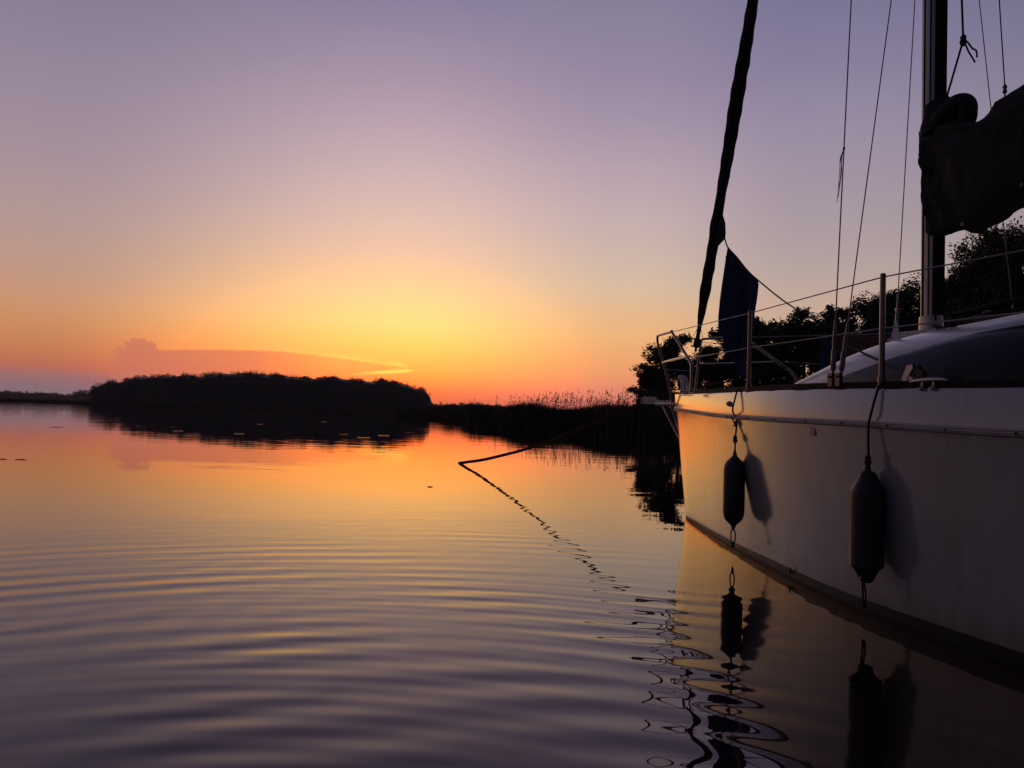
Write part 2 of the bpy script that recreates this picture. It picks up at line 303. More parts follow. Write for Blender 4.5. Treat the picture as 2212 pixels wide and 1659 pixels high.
# ------------------------------------------------------------------ mesh helpers
class MB:
    def __init__(s): s.v = []; s.f = []
    def add(s, verts, faces):
        o = len(s.v); s.v += [tuple(v) for v in verts]; s.f += [tuple(i + o for i in f) for f in faces]; return s
    def tube(s, pts, r, n=8, caps=True):
        pts = [Vector(p) for p in pts]
        rs = r if isinstance(r, (list, tuple)) else [r] * len(pts)
        keep = [0] + [i for i in range(1, len(pts)) if (pts[i] - pts[i - 1]).length > 1e-6]
        rs = [rs[i] for i in keep]; pts = [pts[i] for i in keep]
        t0 = (pts[1] - pts[0]).normalized()
        nrm = t0.orthogonal().normalized(); rings = []
        for i, p in enumerate(pts):
            t = ((pts[min(i + 1, len(pts) - 1)] - pts[max(i - 1, 0)])).normalized()
            nrm = (nrm - t * nrm.dot(t)).normalized(); b = t.cross(nrm)
            rings.append([p + (nrm * math.cos(2 * PI * k / n) + b * math.sin(2 * PI * k / n)) * rs[i] for k in range(n)])
        return s.loft(rings, True, caps)
    def loft(s, rings, closed=True, caps=True):
        n = len(rings[0]); v = [p for r in rings for p in r]; f = []
        for i in range(len(rings) - 1):
            for k in range(n if closed else n - 1):
                a = i * n + k; b = i * n + (k + 1) % n
                f.append((a, b, b + n, a + n))
        if caps and closed:
            f.append(tuple(range(n - 1, -1, -1))); f.append(tuple((len(rings) - 1) * n + k for k in range(n)))
        return s.add(v, f)
    def box(s, c, d, M=None):
        x, y, z = (q / 2 for q in d); v = []
        for i in (-x, x):
            for j in (-y, y):
                for k in (-z, z):
                    q = Vector((i, j, k)); q = M @ q if M else q
                    v.append(Vector(c) + q)
        return s.add(v, [(0, 1, 3, 2), (4, 6, 7, 5), (0, 4, 5, 1), (2, 3, 7, 6), (0, 2, 6, 4), (1, 5, 7, 3)])
    def prism(s, poly, off):
        n = len(poly); off = Vector(off)
        a = [Vector(p) for p in poly]; b = [p + off for p in a]
        return s.add(a + b, [tuple(range(n - 1, -1, -1)), tuple(range(n, 2 * n))] + [(k, (k + 1) % n, n + (k + 1) % n, n + k) for k in range(n)])
    def lathe(s, c, prof, n=20, axis=(0, 0, 1)):
        ax = Vector(axis).normalized(); u = ax.orthogonal().normalized(); w = ax.cross(u)
        rings = [[Vector(c) + ax * z + (u * math.cos(2 * PI * k / n) + w * math.sin(2 * PI * k / n)) * max(r, 1e-4) for k in range(n)] for r, z in prof]
        return s.loft(rings)
    def build(s, name, m, parent=None, smooth=True, bevel=0.0, recalc=True, angle=40, subsurf=0):
        me = bpy.data.meshes.new(name); me.from_pydata(s.v, [], s.f)
        if recalc:
            bm = bmesh.new(); bm.from_mesh(me); bmesh.ops.recalc_face_normals(bm, faces=bm.faces); bm.to_mesh(me); bm.free()
        if smooth:
            me.polygons.foreach_set('use_smooth', [True] * len(me.polygons))
            if angle: me.set_sharp_from_angle(angle=rad(angle))
        me.materials.append(m)
        o = bpy.data.objects.new(name, me); COL.objects.link(o)
        if parent: o.parent = parent
        if bevel:
            b = o.modifiers.new('bevel', 'BEVEL'); b.width = bevel; b.segments = 2; b.limit_method = 'ANGLE'
        if subsurf:
            b = o.modifiers.new('subdivision', 'SUBSURF'); b.levels = subsurf; b.render_levels = subsurf
        return o

def tag(o, label=None, cat=None, group=None, kind=None):
    if label: o['label'] = label
    if cat: o['category'] = cat
    if group: o['group'] = group
    if kind: o['kind'] = kind
    return o

def empty(name, loc, rz=0.0, parent=None):
    o = bpy.data.objects.new(name, None); COL.objects.link(o); o.empty_display_size = 0.2
    o.location = loc; o.rotation_euler = (0, 0, rz)
    if parent: o.parent = parent
    return o

def pchip(xs, ys):
    xs = np.array(xs, float); ys = np.array(ys, float); h = np.diff(xs); d = np.diff(ys) / h; mm = np.zeros(len(xs))
    mm[0] = d[0]; mm[-1] = d[-1]
    for i in range(1, len(xs) - 1):
        if d[i - 1] * d[i] > 0:
            w1 = 2 * h[i] + h[i - 1]; w2 = h[i] + 2 * h[i - 1]; mm[i] = (w1 + w2) / (w1 / d[i - 1] + w2 / d[i])
    def g(x):
        x = min(max(x, xs[0]), xs[-1]); i = int(min(np.searchsorted(xs, x, 'right') - 1, len(xs) - 2)); t = (x - xs[i]) / h[i]
        return float((2*t**3-3*t**2+1)*ys[i] + (t**3-2*t**2+t)*h[i]*mm[i] + (-2*t**3+3*t**2)*ys[i+1] + (t**3-t**2)*h[i]*mm[i+1])
    return g

def smooth_path(pts, n=8):
    """Catmull-Rom through the points"""
    P = [Vector(p) for p in pts]; P = [P[0] * 2 - P[1]] + P + [P[-1] * 2 - P[-2]]; out = []
    for i in range(1, len(P) - 2):
        for k in range(n):
            t = k / n; a, b, c, d = P[i - 1:i + 3]
            out.append(0.5 * ((2 * b) + (c - a) * t + (2 * a - 5 * b + 4 * c - d) * t * t + (3 * b - a - 3 * c + d) * t ** 3))
    out.append(P[-2]); return out

# ------------------------------------------------------------------ water and land
wm = MB()
W_ = 1900
wm.add([(-W_, -200, 0), (W_, -200, 0), (W_, W_, 0), (-W_, W_, 0)], [(0, 1, 2, 3)])
tag(wm.build('lake_water', M_WATER, smooth=False), kind='structure')

rnd = random.Random(7)
SHORE = [(-34, 236), (-19, 190), (-7.2, 120), (-0.2, 82), (6.6, 68), (9.3, 62), (12.2, 56), (17.3, 50), (28.2, 44), (42, 34), (60, 20), (80, 0), (95, -30)]
def bank():
    pts = smooth_path([(x, y, 0) for x, y in SHORE], 4); rows = []
    for i, p in enumerate(pts):
        t = (pts[min(i + 1, len(pts) - 1)] - pts[max(i - 1, 0)]).normalized(); n = Vector((-t.y, t.x, 0))
        if n.x < 0 and n.y < 0: n = -n
        n = Vector((0.55, 0.83, 0))
        row = []
        for dd, z in ((1.5, -0.4), (6, 0.12), (12, 0.35), (25, 0.6), (60, 1.2), (160, 2.0), (420, 2.5)):
            q = p + n * dd; row.append((q.x, q.y, z + (rnd.uniform(-.08, .08) if dd > 5 else 0)))
        rows.append(row)
    mb = MB(); mb.loft(rows, False, False)
    return mb.build('lake_bank', M_LAND)
tag(bank(), kind='structure')

# ------------------------------------------------------------------ trees
def leaf_quad(mb, c, s, rn):
    n = Vector((rn.gauss(0, 1), rn.gauss(0, 1), rn.gauss(0, 1))).normalized(); u = n.orthogonal().normalized(); w = n.cross(u)
    a = rn.uniform(0, 6.28); u, w = u * math.cos(a) + w * math.sin(a), w * math.cos(a) - u * math.sin(a)
    k = s * rn.uniform(.6, 1.3); l = k * rn.uniform(.5, .8)
    mb.add([c - u * k, c + w * l * .6, c + u * k, c - w * l * .6], [(0, 1, 2, 3)])

def make_tree_meshes(seed, shoots=26, H=10.0, spread=2.6, base=0.25, clumps=150, per=34, leaf=0.15, cr=0.55, trunks=1):
    rn = random.Random(seed); tr = MB(); cr_ = MB()
    ends = []
    for k in range(trunks):
        ox = rn.uniform(-.5, .5) * (trunks > 1); oy = rn.uniform(-.5, .5) * (trunks > 1); lean = rn.uniform(-.9, .9)
        top = H * (0.93 if k == 0 else rn.uniform(.7, .9))
        p = smooth_path([(ox, oy, -0.4), (ox + lean * .15, oy, top * .35), (ox + lean * .5, oy + rn.uniform(-.3, .3), top * .7), (ox + lean * .8, oy + rn.uniform(-.3, .3), top)], 4)
        tr.tube(p, [max(.02, 0.17 * (1 - i / (len(p) - 1)) ** .8) for i in range(len(p))], 6)
        nb = 17
        for j in range(nb):
            f = base + (0.97 - base) * (j + rn.random()) / nb
            q = p[min(len(p) - 1, int(f * (len(p) - 1)))]
            a = rn.uniform(0, 2 * PI)
            prof = math.sin(PI * min(1, max(0.08, (f - base * .5) / (1.04 - base * .5))) ** .8)
            L = spread * (0.35 + .75 * prof) * rn.uniform(.55, 1.1)
            d = Vector((math.cos(a), math.sin(a), rn.uniform(.15, .75)))
            e = q + d.normalized() * L; mid = q + (e - q) * .5 + Vector((0, 0, .12 * L))
            tr.tube([q, mid, e], [.05 * (1 - f * .5), .032, .012], 4)
            ends.append((q, mid, e, L))
    for i in range(clumps):
        q, mid, e, L = rn.choice(ends)
        t = rn.random() ** .6
        c = (mid + (e - mid) * (t * 2 - 1)) if t > .5 else q + (mid - q) * (t * 2)
        c = c + Vector((rn.gauss(0, .28), rn.gauss(0, .28), rn.gauss(0, .22))) * (L * .38)
        R = cr * rn.uniform(.55, 1.25)
        for _ in range(int(per * rn.uniform(.6, 1.3))):
            g = Vector((rn.gauss(0, 1), rn.gauss(0, 1), rn.gauss(0, .75)))
            if g.length > 1.75: g = g.normalized() * 1.75 * rn.random() ** .4
            leaf_quad(cr_, c + g * R * .5, leaf, rn)
    # a few thin shoots that break the outline
    for i in range(shoots):
        q, mid, e, L = rn.choice(ends); up = Vector((rn.gauss(0, .5), rn.gauss(0, .5), 1)).normalized()
        up = up * .55 + (e - q).normalized() * .45; n_ = rn.randint(6, 13)
        for k in range(n_ * 3): leaf_quad(cr_, e + up * (k / 3 * .055) + Vector((rn.gauss(0, .07), rn.gauss(0, .07), rn.gauss(0, .03))) * (1.25 - k / (n_ * 3)), leaf * .85, rn)
    return tr, cr_

TREES = {}
def tree_proto(kind, **kw):
    tr, cr = make_tree_meshes(**kw)
    def me(mb, nm, m):
        x = bpy.data.meshes.new(nm); x.from_pydata(mb.v, [], mb.f); x.materials.append(m)
        return x
    TREES.setdefault(kind, []).append((me(tr, 'trunk', M_BARK), me(cr, 'crown', M_LEAF if kind != 'dense' else M_LEAFD), sorted(v[2] for v in cr.v)[int(len(cr.v) * .99)]))
tree_proto('round', seed=11, spread=3.1, base=.06, clumps=430, per=42, leaf=.15, cr=.75)
tree_proto('round', seed=12, spread=2.9, base=.08, clumps=420, per=42, leaf=.15, cr=.7)
tree_proto('open', seed=21, spread=2.6, base=.32, clumps=230, per=36, leaf=.14, cr=.55, trunks=2)
tree_proto('open', seed=22, spread=2.4, base=.30, clumps=240, per=34, leaf=.14, cr=.5)
tree_proto('open', seed=23, spread=2.7, base=.34, clumps=230, per=34, leaf=.14, cr=.55, trunks=2)
tree_proto('dense', seed=31, shoots=0, spread=3.0, base=.05, clumps=420, per=80, leaf=.105, cr=.85, trunks=2)
tree_proto('dense', seed=32, shoots=0, spread=2.7, base=.06, clumps=400, per=80, leaf=.105, cr=.8)
tree_proto('dense', seed=33, shoots=0, spread=3.2, base=.05, clumps=430, per=80, leaf=.105, cr=.85, trunks=2)

def place_tree(x, ytop, d, wide, kind, idx, label):
    r = bearing(x, ytop); p = Vector((0, 0, EYE)) + r * d
    tm, cm, top = TREES[kind][idx % len(TREES[kind])]
    h = p.z - 0.35; sc = h / top * (1.0 if kind == 'dense' else 1.05)
    root = empty('leafy_tree', (p.x, p.y, 0.35), random.Random(idx * 7 + 3).uniform(0, 6.28))
    root.scale = (sc * wide, sc * wide, sc)
    tag(root, label, 'tree', 'trees on the bank behind the boat')
    for nm, me in (('trunk', tm), ('crown', cm)):
        o = bpy.data.objects.new(nm, me); COL.objects.link(o); o.parent = root
    return root
TREE_LIST = [
 (1394, 806, 82, 1.35, 'round', 'lowest bushy tree at the tip of the bank, beside the reed plumes'),
 (1428, 776, 86, 1.35, 'round', 'rounded bushy tree seen through the front hoop of the bow rail'),
 (1474, 738, 89, 1.16, 'round', 'pointed bushy tree just left of the furling drum'),
 (1518, 762, 87, 1.29, 'round', 'dark rounded tree between the furling drum and the navy towel'),
 (1556, 731, 88, 1.35, 'round', 'leafy tree behind the left edge of the navy towel'),
 (1606, 722, 85, 1.35, 'open', 'loose crowned tree directly behind the lower part of the navy towel'),
 (1634, 716, 84, 1.35, 'open', 'first gappy alder right of the navy towel'),
 (1668, 700, 84, 1.28, 'open', 'narrow gappy alder behind the diagonal leg of the bow rail'),
 (1709, 687, 83, 1.28, 'open', 'taller gappy alder right of the bow rail, under the jib sheet'),
 (1752, 690, 84, 1.35, 'open', 'gappy alder where the jib sheet meets the treetops'),
 (1790, 687, 82, 1.28, 'open', 'gappy alder directly behind the paired shrouds'),
 (1824, 692, 81, 1.28, 'open', 'gappy alder just right of the paired shrouds'),
 (1866, 664, 76, 1.15, 'dense', 'dense dark tree left of the thick stanchion'),
 (1898, 645, 74, 1.15, 'dense', 'dense dark tree directly behind the thick stanchion'),
 (1940, 636, 72, 1.22, 'dense', 'dense dark tree between the thick stanchion and the mast'),
 (1982, 631, 71, 1.15, 'dense', 'dense dark tree touching the left edge of the mast'),
 (2040, 614, 67, 0.72, 'dense', 'dense dark tree just right of the mast'),
 (2094, 585, 63, 0.74, 'dense', 'tall dark tree over the middle of the cabin roof'),
 (2142, 545, 60, 0.78, 'dense', 'taller dark tree behind the lower right wire'),
 (2068, 597, 64, 0.72, 'dense', 'dark tree filling the gap over the cabin roof, right of the mast'),
 (2172, 516, 59, 0.8, 'dense', 'dark tree just left of the tallest one'),
 (2200, 498, 57, 0.85, 'dense', 'tallest dark tree at the right edge of the photo'),
 (2262, 490, 55, 0.9, 'dense', 'tall dark tree mostly cut off by the right edge'),
]
for i, (x, y, d, w, k, lb) in enumerate(TREE_LIST): place_tree(x, y, d, w, k, i, lb)

# undergrowth along the bank
def undergrowth():
    rn = random.Random(91); mb = MB()
    for i in range(420):
        t = i / 420; x = 1375 + t * 900
        d = 66 + (1 - t) * 12 - max(0, x - 1850) * .035 + rn.uniform(-3, 3)
        if 1590 < x < 1850: hh = rn.uniform(.4, 1.3)
        else: hh = rn.uniform(1.5, 4.2)
        p = bearing(x) * d
        for _ in range(58):
            leaf_quad(mb, Vector((p.x + rn.gauss(0, .55), p.y + rn.gauss(0, .6), .3 + hh * rn.random() ** 1.2)), .17, rn)
    return mb.build('undergrowth', M_LEAFD, smooth=False, recalc=False)
tag(undergrowth(), 'low dark bushes growing along the bank under the trees', 'bushes', kind='stuff')

# ------------------------------------------------------------------ reeds
def reeds():
    rn = random.Random(5); mb = MB(); pl = MB()
    pts = smooth_path([(x, y, 0) for x, y in SHORE[:11]], 10)
    seg = [(pts[i], pts[i + 1], (pts[i + 1] - pts[i]).length) for i in range(len(pts) - 1)]
    n = Vector((.55, .83, 0))
    def blade(p, h, w, lean):
        a = rn.uniform(0, PI); u = Vector((math.cos(a), math.sin(a), 0)) * w; l = Vector((lean, rn.gauss(0, .05), 0)) * h
        mb.add([p - u, p + u, p + u * .9 + l * .45 + Vector((0, 0, h * .74)), p - u * .9 + l * .45 + Vector((0, 0, h * .74)), p + l + Vector((0, 0, h))], [(0, 1, 2, 3), (3, 2, 4)])
    for a, b, L in seg:
        dist = a.length; far = dist > 100
        cnt = int(min(L * (330 if not far else 110), 5200))
        for _ in range(cnt):
            p = a + (b - a) * rn.random(); back = rn.random() ** 1.3 * 8.0
            p = p + n * (back - .6 * rn.random()); p.z = -.05
            h = rn.gauss(2.0, .22) + .25 * math.sin(p.x * .9) + (0.02 * back)
            if dist > 150: h *= 1.15
            blade(p, max(1.0, h), .020 if not far else .06, rn.gauss(0, .09))
    # sparse fringe standing further out and tall flowering culms
    for a, b, L in seg:
        if a.length > 150 or a.length < 40: continue
        for _ in range(int(L * 2.2)):
            p = a + (b - a) * rn.random() - n * rn.random() * 2.2; p.z = -.05
            blade(p, rn.uniform(1.0, 2.1), .014, rn.gauss(0, .12))
        x0 = a.x
        dens = 11 if 1.0 < x0 < 11.5 else (2.5 if -2 < x0 <= 1.0 else .4)
        for _ in range(int(L * dens)):
            p = a + (b - a) * rn.random() + n * rn.random() * 5; p.z = 0
            hi = 2.6 + 1.05 * rn.random() ** 1.5 * (1.0 if x0 < 4 else 1.06) * (.82 if x0 < 1 else 1); ln = rn.gauss(.03, .05)
            top = p + Vector((ln * hi, 0, hi))
            mb.tube([p, p + Vector((ln * hi * .3, 0, hi * .6)), top], [.013, .012, .009], 3, caps=False)
            for k in range(2):
                q = p + Vector((ln * hi * .5, 0, hi * rn.uniform(.45, .8))); s = rn.choice((-1, 1))
                mb.add([q, q + Vector((s * .18, 0, .24)), q + Vector((s * .36, 0, .16)), q + Vector((s * .16, 0, .19))], [(0, 1, 2, 3)])
            for k in range(7):
                leaf_quad(pl, top + Vector((rn.gauss(.03, .035), rn.gauss(0, .035), -rn.random() * .3)), .065, rn)
    o = mb.build('reed_bed', M_REED, smooth=False, recalc=False)
    q = pl.build('reed_plumes', M_PLUME, o, smooth=False, recalc=False); q['kind'] = 'stuff'
    return o
tag(reeds(), 'dark reed bed with feathery plumes along the water edge', 'reeds', kind='stuff')

# ------------------------------------------------------------------ island wood and far shores
def wood(name, depth, outline, thick, leaf, crown, per, seed, m=None, rows_=3):
    """a far wood seen as one mass: rounded leafy crowns filling the volume under an uneven crown line"""
    rn = random.Random(seed); mb = MB(); xs = [o[0] for o in outline]; ys = [o[1] for o in outline]
    width = (xs[-1] - xs[0]) / F * depth; n = int(width / (crown * .95))
    for layer in range(rows_):
        for i in range(n):
            x = xs[0] + (xs[-1] - xs[0]) * (i + rn.random()) / n
            d = depth + thick * layer / max(1, rows_ - 1) * .9 + rn.uniform(-.05, .05) * thick
            R_ = crown * rn.uniform(.42, .75)
            yt = float(np.interp(x, xs, ys)) + rn.uniform(-1.2, 4.5) + (1.5 if layer else 0)
            p = Vector((0, 0, EYE)) + bearing(x, yt) * d
            for k in range(2 if layer == 0 else 1):
                c = Vector((p.x, p.y, p.z - R_ * .85 - k * R_ * 1.3))
                if c.z < .5: break
                lob = [Vector((rn.gauss(0, .36), rn.gauss(0, .36), rn.uniform(-.2, .4))) * R_ for _ in range(7)]
                for _ in range(per):
                    g = Vector((rn.gauss(0, 1), rn.gauss(0, 1), rn.gauss(0, 1) + .3)).normalized()
                    q = c + rn.choice(lob) + Vector((g.x, g.y, g.z * .85)) * R_ * .55 * rn.uniform(.25, .95)
                    if q.z > .1: leaf_quad(mb, q, leaf, rn)
    # closed inner mass so that no light slips through a wood that is hundreds of metres deep
    rows = []
    for x in np.linspace(xs[0] + 1, xs[-1] - 1, int((xs[-1] - xs[0]) / 4)):
        yt = float(np.interp(x, xs, ys)); d = depth + thick * .5; p = Vector((0, 0, EYE)) + bearing(x, yt + 4.5) * d; h = max(.3, p.z * .93); q = bearing(x)
        rows.append([(p.x - q.x * thick * .42, p.y - thick * .42, -.2), (p.x - q.x * thick * .3, p.y - thick * .3, h * .9), (p.x, p.y, h), (p.x + q.x * thick * .42, p.y + thick * .42, h * .8), (p.x + q.x * thick * .5, p.y + thick * .5, -.2)])
    mb.loft(rows, True, True)
    return mb.build(name, m, smooth=False, recalc=False)

ISL = [(193, 858), (197, 838), (206, 830), (222, 822), (234, 815), (246, 815), (262, 819), (280, 811), (300, 806), (322, 808), (345, 805), (356, 800), (372, 806), (398, 800), (412, 804), (440, 804), (462, 800), (490, 797), (516, 799), (545, 796), (575, 800), (602, 801), (622, 803), (650, 806), (672, 810), (690, 806), (706, 807), (716, 803), (732, 807), (750, 810), (778, 813), (806, 816), (822, 812), (846, 816), (866, 820), (884, 826), (898, 832), (905, 830), (920, 838), (929, 850), (934, 866)]
tag(wood('island_wood', 450, ISL, 60, .38, 7.5, 330, 41, m=M_FAR, rows_=4), 'dark wooded island rising from the lake under the long cloud', 'wooded island', kind='stuff')
def island_ground():
    mb = MB(); rows = []
    a = bearing(170) * 448; b = bearing(945) * 448
    for k in range(41):
        t = k / 40; p = a + (b - a) * t; w = math.sin(PI * t) ** .3
        rows.append([(p.x, p.y - 3 * w - .2, -.3), (p.x, p.y + 2 * w, .5 * w), (p.x, p.y + 40 * w + .2, 1.2 * w), (p.x, p.y + 90 * w + .4, -.3)])
    mb.loft(rows, False, False); return mb.build('island_ground', M_LAND)
tag(island_ground(), kind='structure')
def fringe():
    rn = random.Random(77); mb = MB()
    for i in range(5200):
        t = rn.random(); p = bearing(-20 + t * 900) * (438 + rn.uniform(0, 6) - (40 * t if t > .75 else 30 * t))
        h = rn.uniform(1.2, 2.0); w = .18
        mb.add([(p.x - w, p.y, -.1), (p.x + w, p.y, -.1), (p.x + w * .3 + rn.gauss(0, .1), p.y, h), (p.x - w * .3, p.y, h * .9)], [(0, 1, 2, 3)])
    return mb.build('shore_reeds', M_PLUME, smooth=False, recalc=False)
tag(fringe(), 'thin pale line of reeds at the foot of the island', 'reeds', kind='stuff')

LEFT = [(-60, 836), (0, 840), (30, 841), (60, 843), (90, 842), (120, 845), (150, 848), (165, 842), (176, 838), (188, 842), (200, 845), (240, 846), (300, 848)]
tag(wood('far_shore_wood', 900, LEFT, 60, .8, 8.0, 90, 52, m=M_FAR), 'low hazy wooded shore left of the island', 'far shore', kind='stuff')
RIGHT = [(560, 862), (700, 864), (800, 862), (900, 866), (935, 866), (950, 868), (975, 867), (992, 868), (1012, 865), (1030, 867), (1060, 868), (1085, 871), (1110, 873), (1140, 876), (1170, 879), (1200, 880), (1240, 879), (1300, 881), (1360, 880), (1420, 882), (1500, 884), (1700, 884), (2300, 895)]
tag(wood('lakeside_wood', 1100, RIGHT, 60, .9, 8.0, 70, 63, m=M_FAR, rows_=2), 'low dark wooded shore on the horizon behind the reeds', 'far shore', kind='stuff')
def far_land():
    mb = MB()
    for x0, x1, d in ((-300, 420, 890), (480, 2600, 1080)):
        rows = []
        for k in range(30):
            p = bearing(x0 + (x1 - x0) * k / 29); q = p * d
            rows.append([(q.x, q.y, -.3), (q.x * 1.02, q.y * 1.02, 2.0), (q.x * 1.3, q.y * 1.3, 6.0), (q.x * 1.6, q.y * 1.6, 4.0)])
        mb.loft(rows, False, False)
    return mb.build('far_land', M_LAND)
tag(far_land(), kind='structure')

# ------------------------------------------------------------------ small things on the water
PADS = [(517, 937, .5), (786, 945.5, .62), (828, 941, .66), (700, 911, .7), (784, 896, 1.0), (828, 900, 1.0), (384, 931, .5), (122, 923, .6), (742, 938, .4), (560, 916, .5)]
for i, (x, y, s) in enumerate(PADS):
    r = bearing(x, y); k = -EYE / r.z; p = Vector((0, 0, EYE)) + r * k
    rn = random.Random(i + 200); mb = MB(); ring = []
    for j in range(15):
        a = rad(12) + j / 14 * rad(336); rr = s * (.5 + rn.uniform(-.04, .04))
        ring.append((math.cos(a) * rr, math.sin(a) * rr, .012 + .006 * math.sin(3 * a)))
    mb.prism(ring, (0, 0, .008))
    o = mb.build('lily_pad', M_PAD, angle=30); o.location = (p.x, p.y, .004); o.rotation_euler = (rad(-1.2), 0, 0); o.scale = (.75, .75, .5)
    tag(o, 'flat lily leaf floating in the dark reflection of the island', 'lily pad', 'lily leaves floating off the island')
for i, (x, y, L) in enumerate([(5, 992, .16), (46, 993, .2), (929, 1052, .07)]):
    r = bearing(x, y); p = Vector((0, 0, EYE)) + r * (-EYE / r.z); mb = MB()
    mb.tube([(-L / 2, 0, .002), (-.02, .01, .004), (L / 2, -.01, .002)], [.004, .005, .003], 6)
    mb.tube([(-.02, .01, .004), (.02, .02, .016)], [.003, .002], 5)
    o = mb.build('twig', M_TWIG); o.location = (p.x, p.y, 0)
    tag(o, ['dark twig cut by the left edge, floating on calm water', 'dark twig floating on orange water near the left edge', 'thin twig floating left of where the mooring strap enters the water'][i], 'twig')

# ------------------------------------------------------------------ the sailing boat
HD = rad(19.0)
boat = empty('sailing_boat', (1.775, 7.97, 0), rad(90) + HD)
tag(boat, 'white sailing boat with furled dark sails, moored bow away from the camera', 'sailboat')
def L(s, t, z): return Vector((-s, t, z))            # s metres aft of the stem, t to port, z up
BM = Matrix.Translation(boat.location) @ Matrix.Rotation(boat.rotation_euler.z, 4, 'Z')
def toworld(v): return BM @ Vector(v)

XE = 8.3
T_GUN = pchip([0, .012, .05, .25, .6, 1, 1.73, 2.7, 3.5, 4.3, 5.5, 7, XE + .3], [0, .032, .058, .155, .292, .442, .715, 1.052, 1.265, 1.385, 1.46, 1.44, 1.3])
T_WL = pchip([0, .012, .05, .5, 1, 1.76, 2.74, 3.53, 4.02, 4.39, 5.5, 7, XE + .3], [0, .018, .035, .21, .40, .68, .99, 1.215, 1.285, 1.32, 1.37, 1.34, 1.22])
Z_GUN = pchip([-.25, .96, 2.03, 3.0, 3.74, 4.7, 6, 8.6], [1.214, 1.18, 1.157, 1.141, 1.127, 1.106, 1.10, 1.12])
Z_RAIL = pchip([-.28, .75, 1.71, 2.89, 3.61, 4.7, 6, 8.6], [1.05, 1.012, .975, .95, .94, .915, .91, .93])
def S0(z): return float(np.interp(z, [-.5, 0, .79, 1.02, 1.214], [.75, 0, -.15, -.21, -.235]))
# the levels from the gunwale down: (weight towards the waterline curve, kind)
LEVELS = ['gun', 'gunb', 'step', 'lip', 'lipb', 'under', .8, .6, .4, .2, .07, 0, -.2, -.45]
def level(x, k):
    """half breadth and height at x metres aft of the stem on level k"""
    s = x - .23; zg, zr = Z_GUN(s), Z_RAIL(s); g = T_GUN(x); taper = min(1, x / .12)
    if k == 'gun': return g - .013 * taper, zg
    if k == 'gunb': return g - .004 * taper, zg - .014
    if k == 'step': return g + .004 * taper, zr + .062
    if k == 'lip': return g + .014 * taper, zr + .034
    if k == 'lipb': return g + .014 * taper, zr
    if k == 'under': return g + .004 * taper, zr - .003
    if k >= 0:
        f = k / .95; f = f ** 1.15
        return T_WL(x) + (g - T_WL(x)) * f, k
    return T_WL(x) * (1 - (-k / .55) ** 2 * .9), k
XS = [0, .006, .02, .05, .1, .16, .25, .38, .55, .75, 1, 1.3, 1.65, 2, 2.4, 2.8, 3.2, 3.6, 4, 4.4, 4.8, 5.3, 5.9, 6.6, 7.4, XE]
def hull_t(s, z):
    x = s - S0(z); zr = Z_RAIL(s)
    return level(x, min(z, .95))[0] if z < zr else level(s + .23, 'gun')[0]
def side(sgn, lv, name, m, off=0.0):
    mb = MB(); rows = []
    for x in XS:
        row = []
        for k in lv:
            t, z = level(x, k); row.append(L(x + S0(z), sgn * (t + off), z))
        rows.append(row)
    mb.loft(rows, False, False); return mb
mb = MB()
for sg in (1, -1):
    q = side(sg, LEVELS, 'hull', M_GEL); mb.add(q.v, q.f)
tr_ = [L(XE + S0(level(XE, k)[1]), sg * level(XE, k)[0], level(XE, k)[1]) for sg, ks in ((1, LEVELS), (-1, LEVELS[::-1])) for k in ks]
mb.add(tr_, [tuple(range(len(tr_)))])
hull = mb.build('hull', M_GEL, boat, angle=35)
# boot stripe just proud of the hull, narrow at the bow and wider aft
mb = MB()
for sg in (1, -1):
    rows = []
    for x in XS[3:]:
        hz = float(np.interp(x, [0, .6, 1.8, 3.2, 4.4, 6], [.012, .022, .045, .068, .078, .08])); row = []
        for z in (hz, hz * .5, .004, -.06):
            t, _ = level(x, z); row.append(L(x + S0(z), sg * (t + .0025), z))
        rows.append(row)
    mb.loft(rows, False, False)
mb.build('boot_stripe', M_BOOT, hull)
# rub rail: ribbed aluminium strip along the lip
for sg in (1, -1):
    mb = MB(); rows = []
    for x in XS[1:]:
        t, z = level(x, 'lip'); s = x + S0(z); zr = z - .034
        row = [L(s, sg * (t - .002), zr + .033)]
        for dz, o in ((.030, .006), (.024, .008), (.022, .004), (.018, .008), (.012, .008), (.010, .004), (.006, .008), (.001, .005)):
            row.append(L(s - .006, sg * (t + o), zr + dz))
        row.append(L(s, sg * (t - .002), zr - .001)); rows.append(row)
    mb.loft(rows, False, False)
    rr = mb.build('rub_rail', M_RUB, boat, angle=25)
    if sg == 1:
        for s in [.9, 1.5, 2.0, 2.45, 2.9, 3.3, 3.65, 4.0, 4.35, 4.7, 5.1]:
            t = T_GUN(s + .23) + .022; z = Z_RAIL(s) + .015; mbs = MB()
            mbs.lathe(L(s, t - .001, z), [(.0055, -.004), (.0055, .0008), (.003, .0022)], 8, (0, 1, 0)); mbs.build('screw', M_BOOT, rr)
# deck
mb = MB(); rows = []
for x in XS[1:]:
    t, z = level(x, 'gun'); s = x + S0(z)
    rows.append([L(s, t * k, z - .006 + .035 * (1 - k * k) * min(1, t)) for k in (1, .8, .5, 0, -.5, -.8, -1)])
mb.loft(rows, False, False); mb.build('deck', M_DECK, boat)
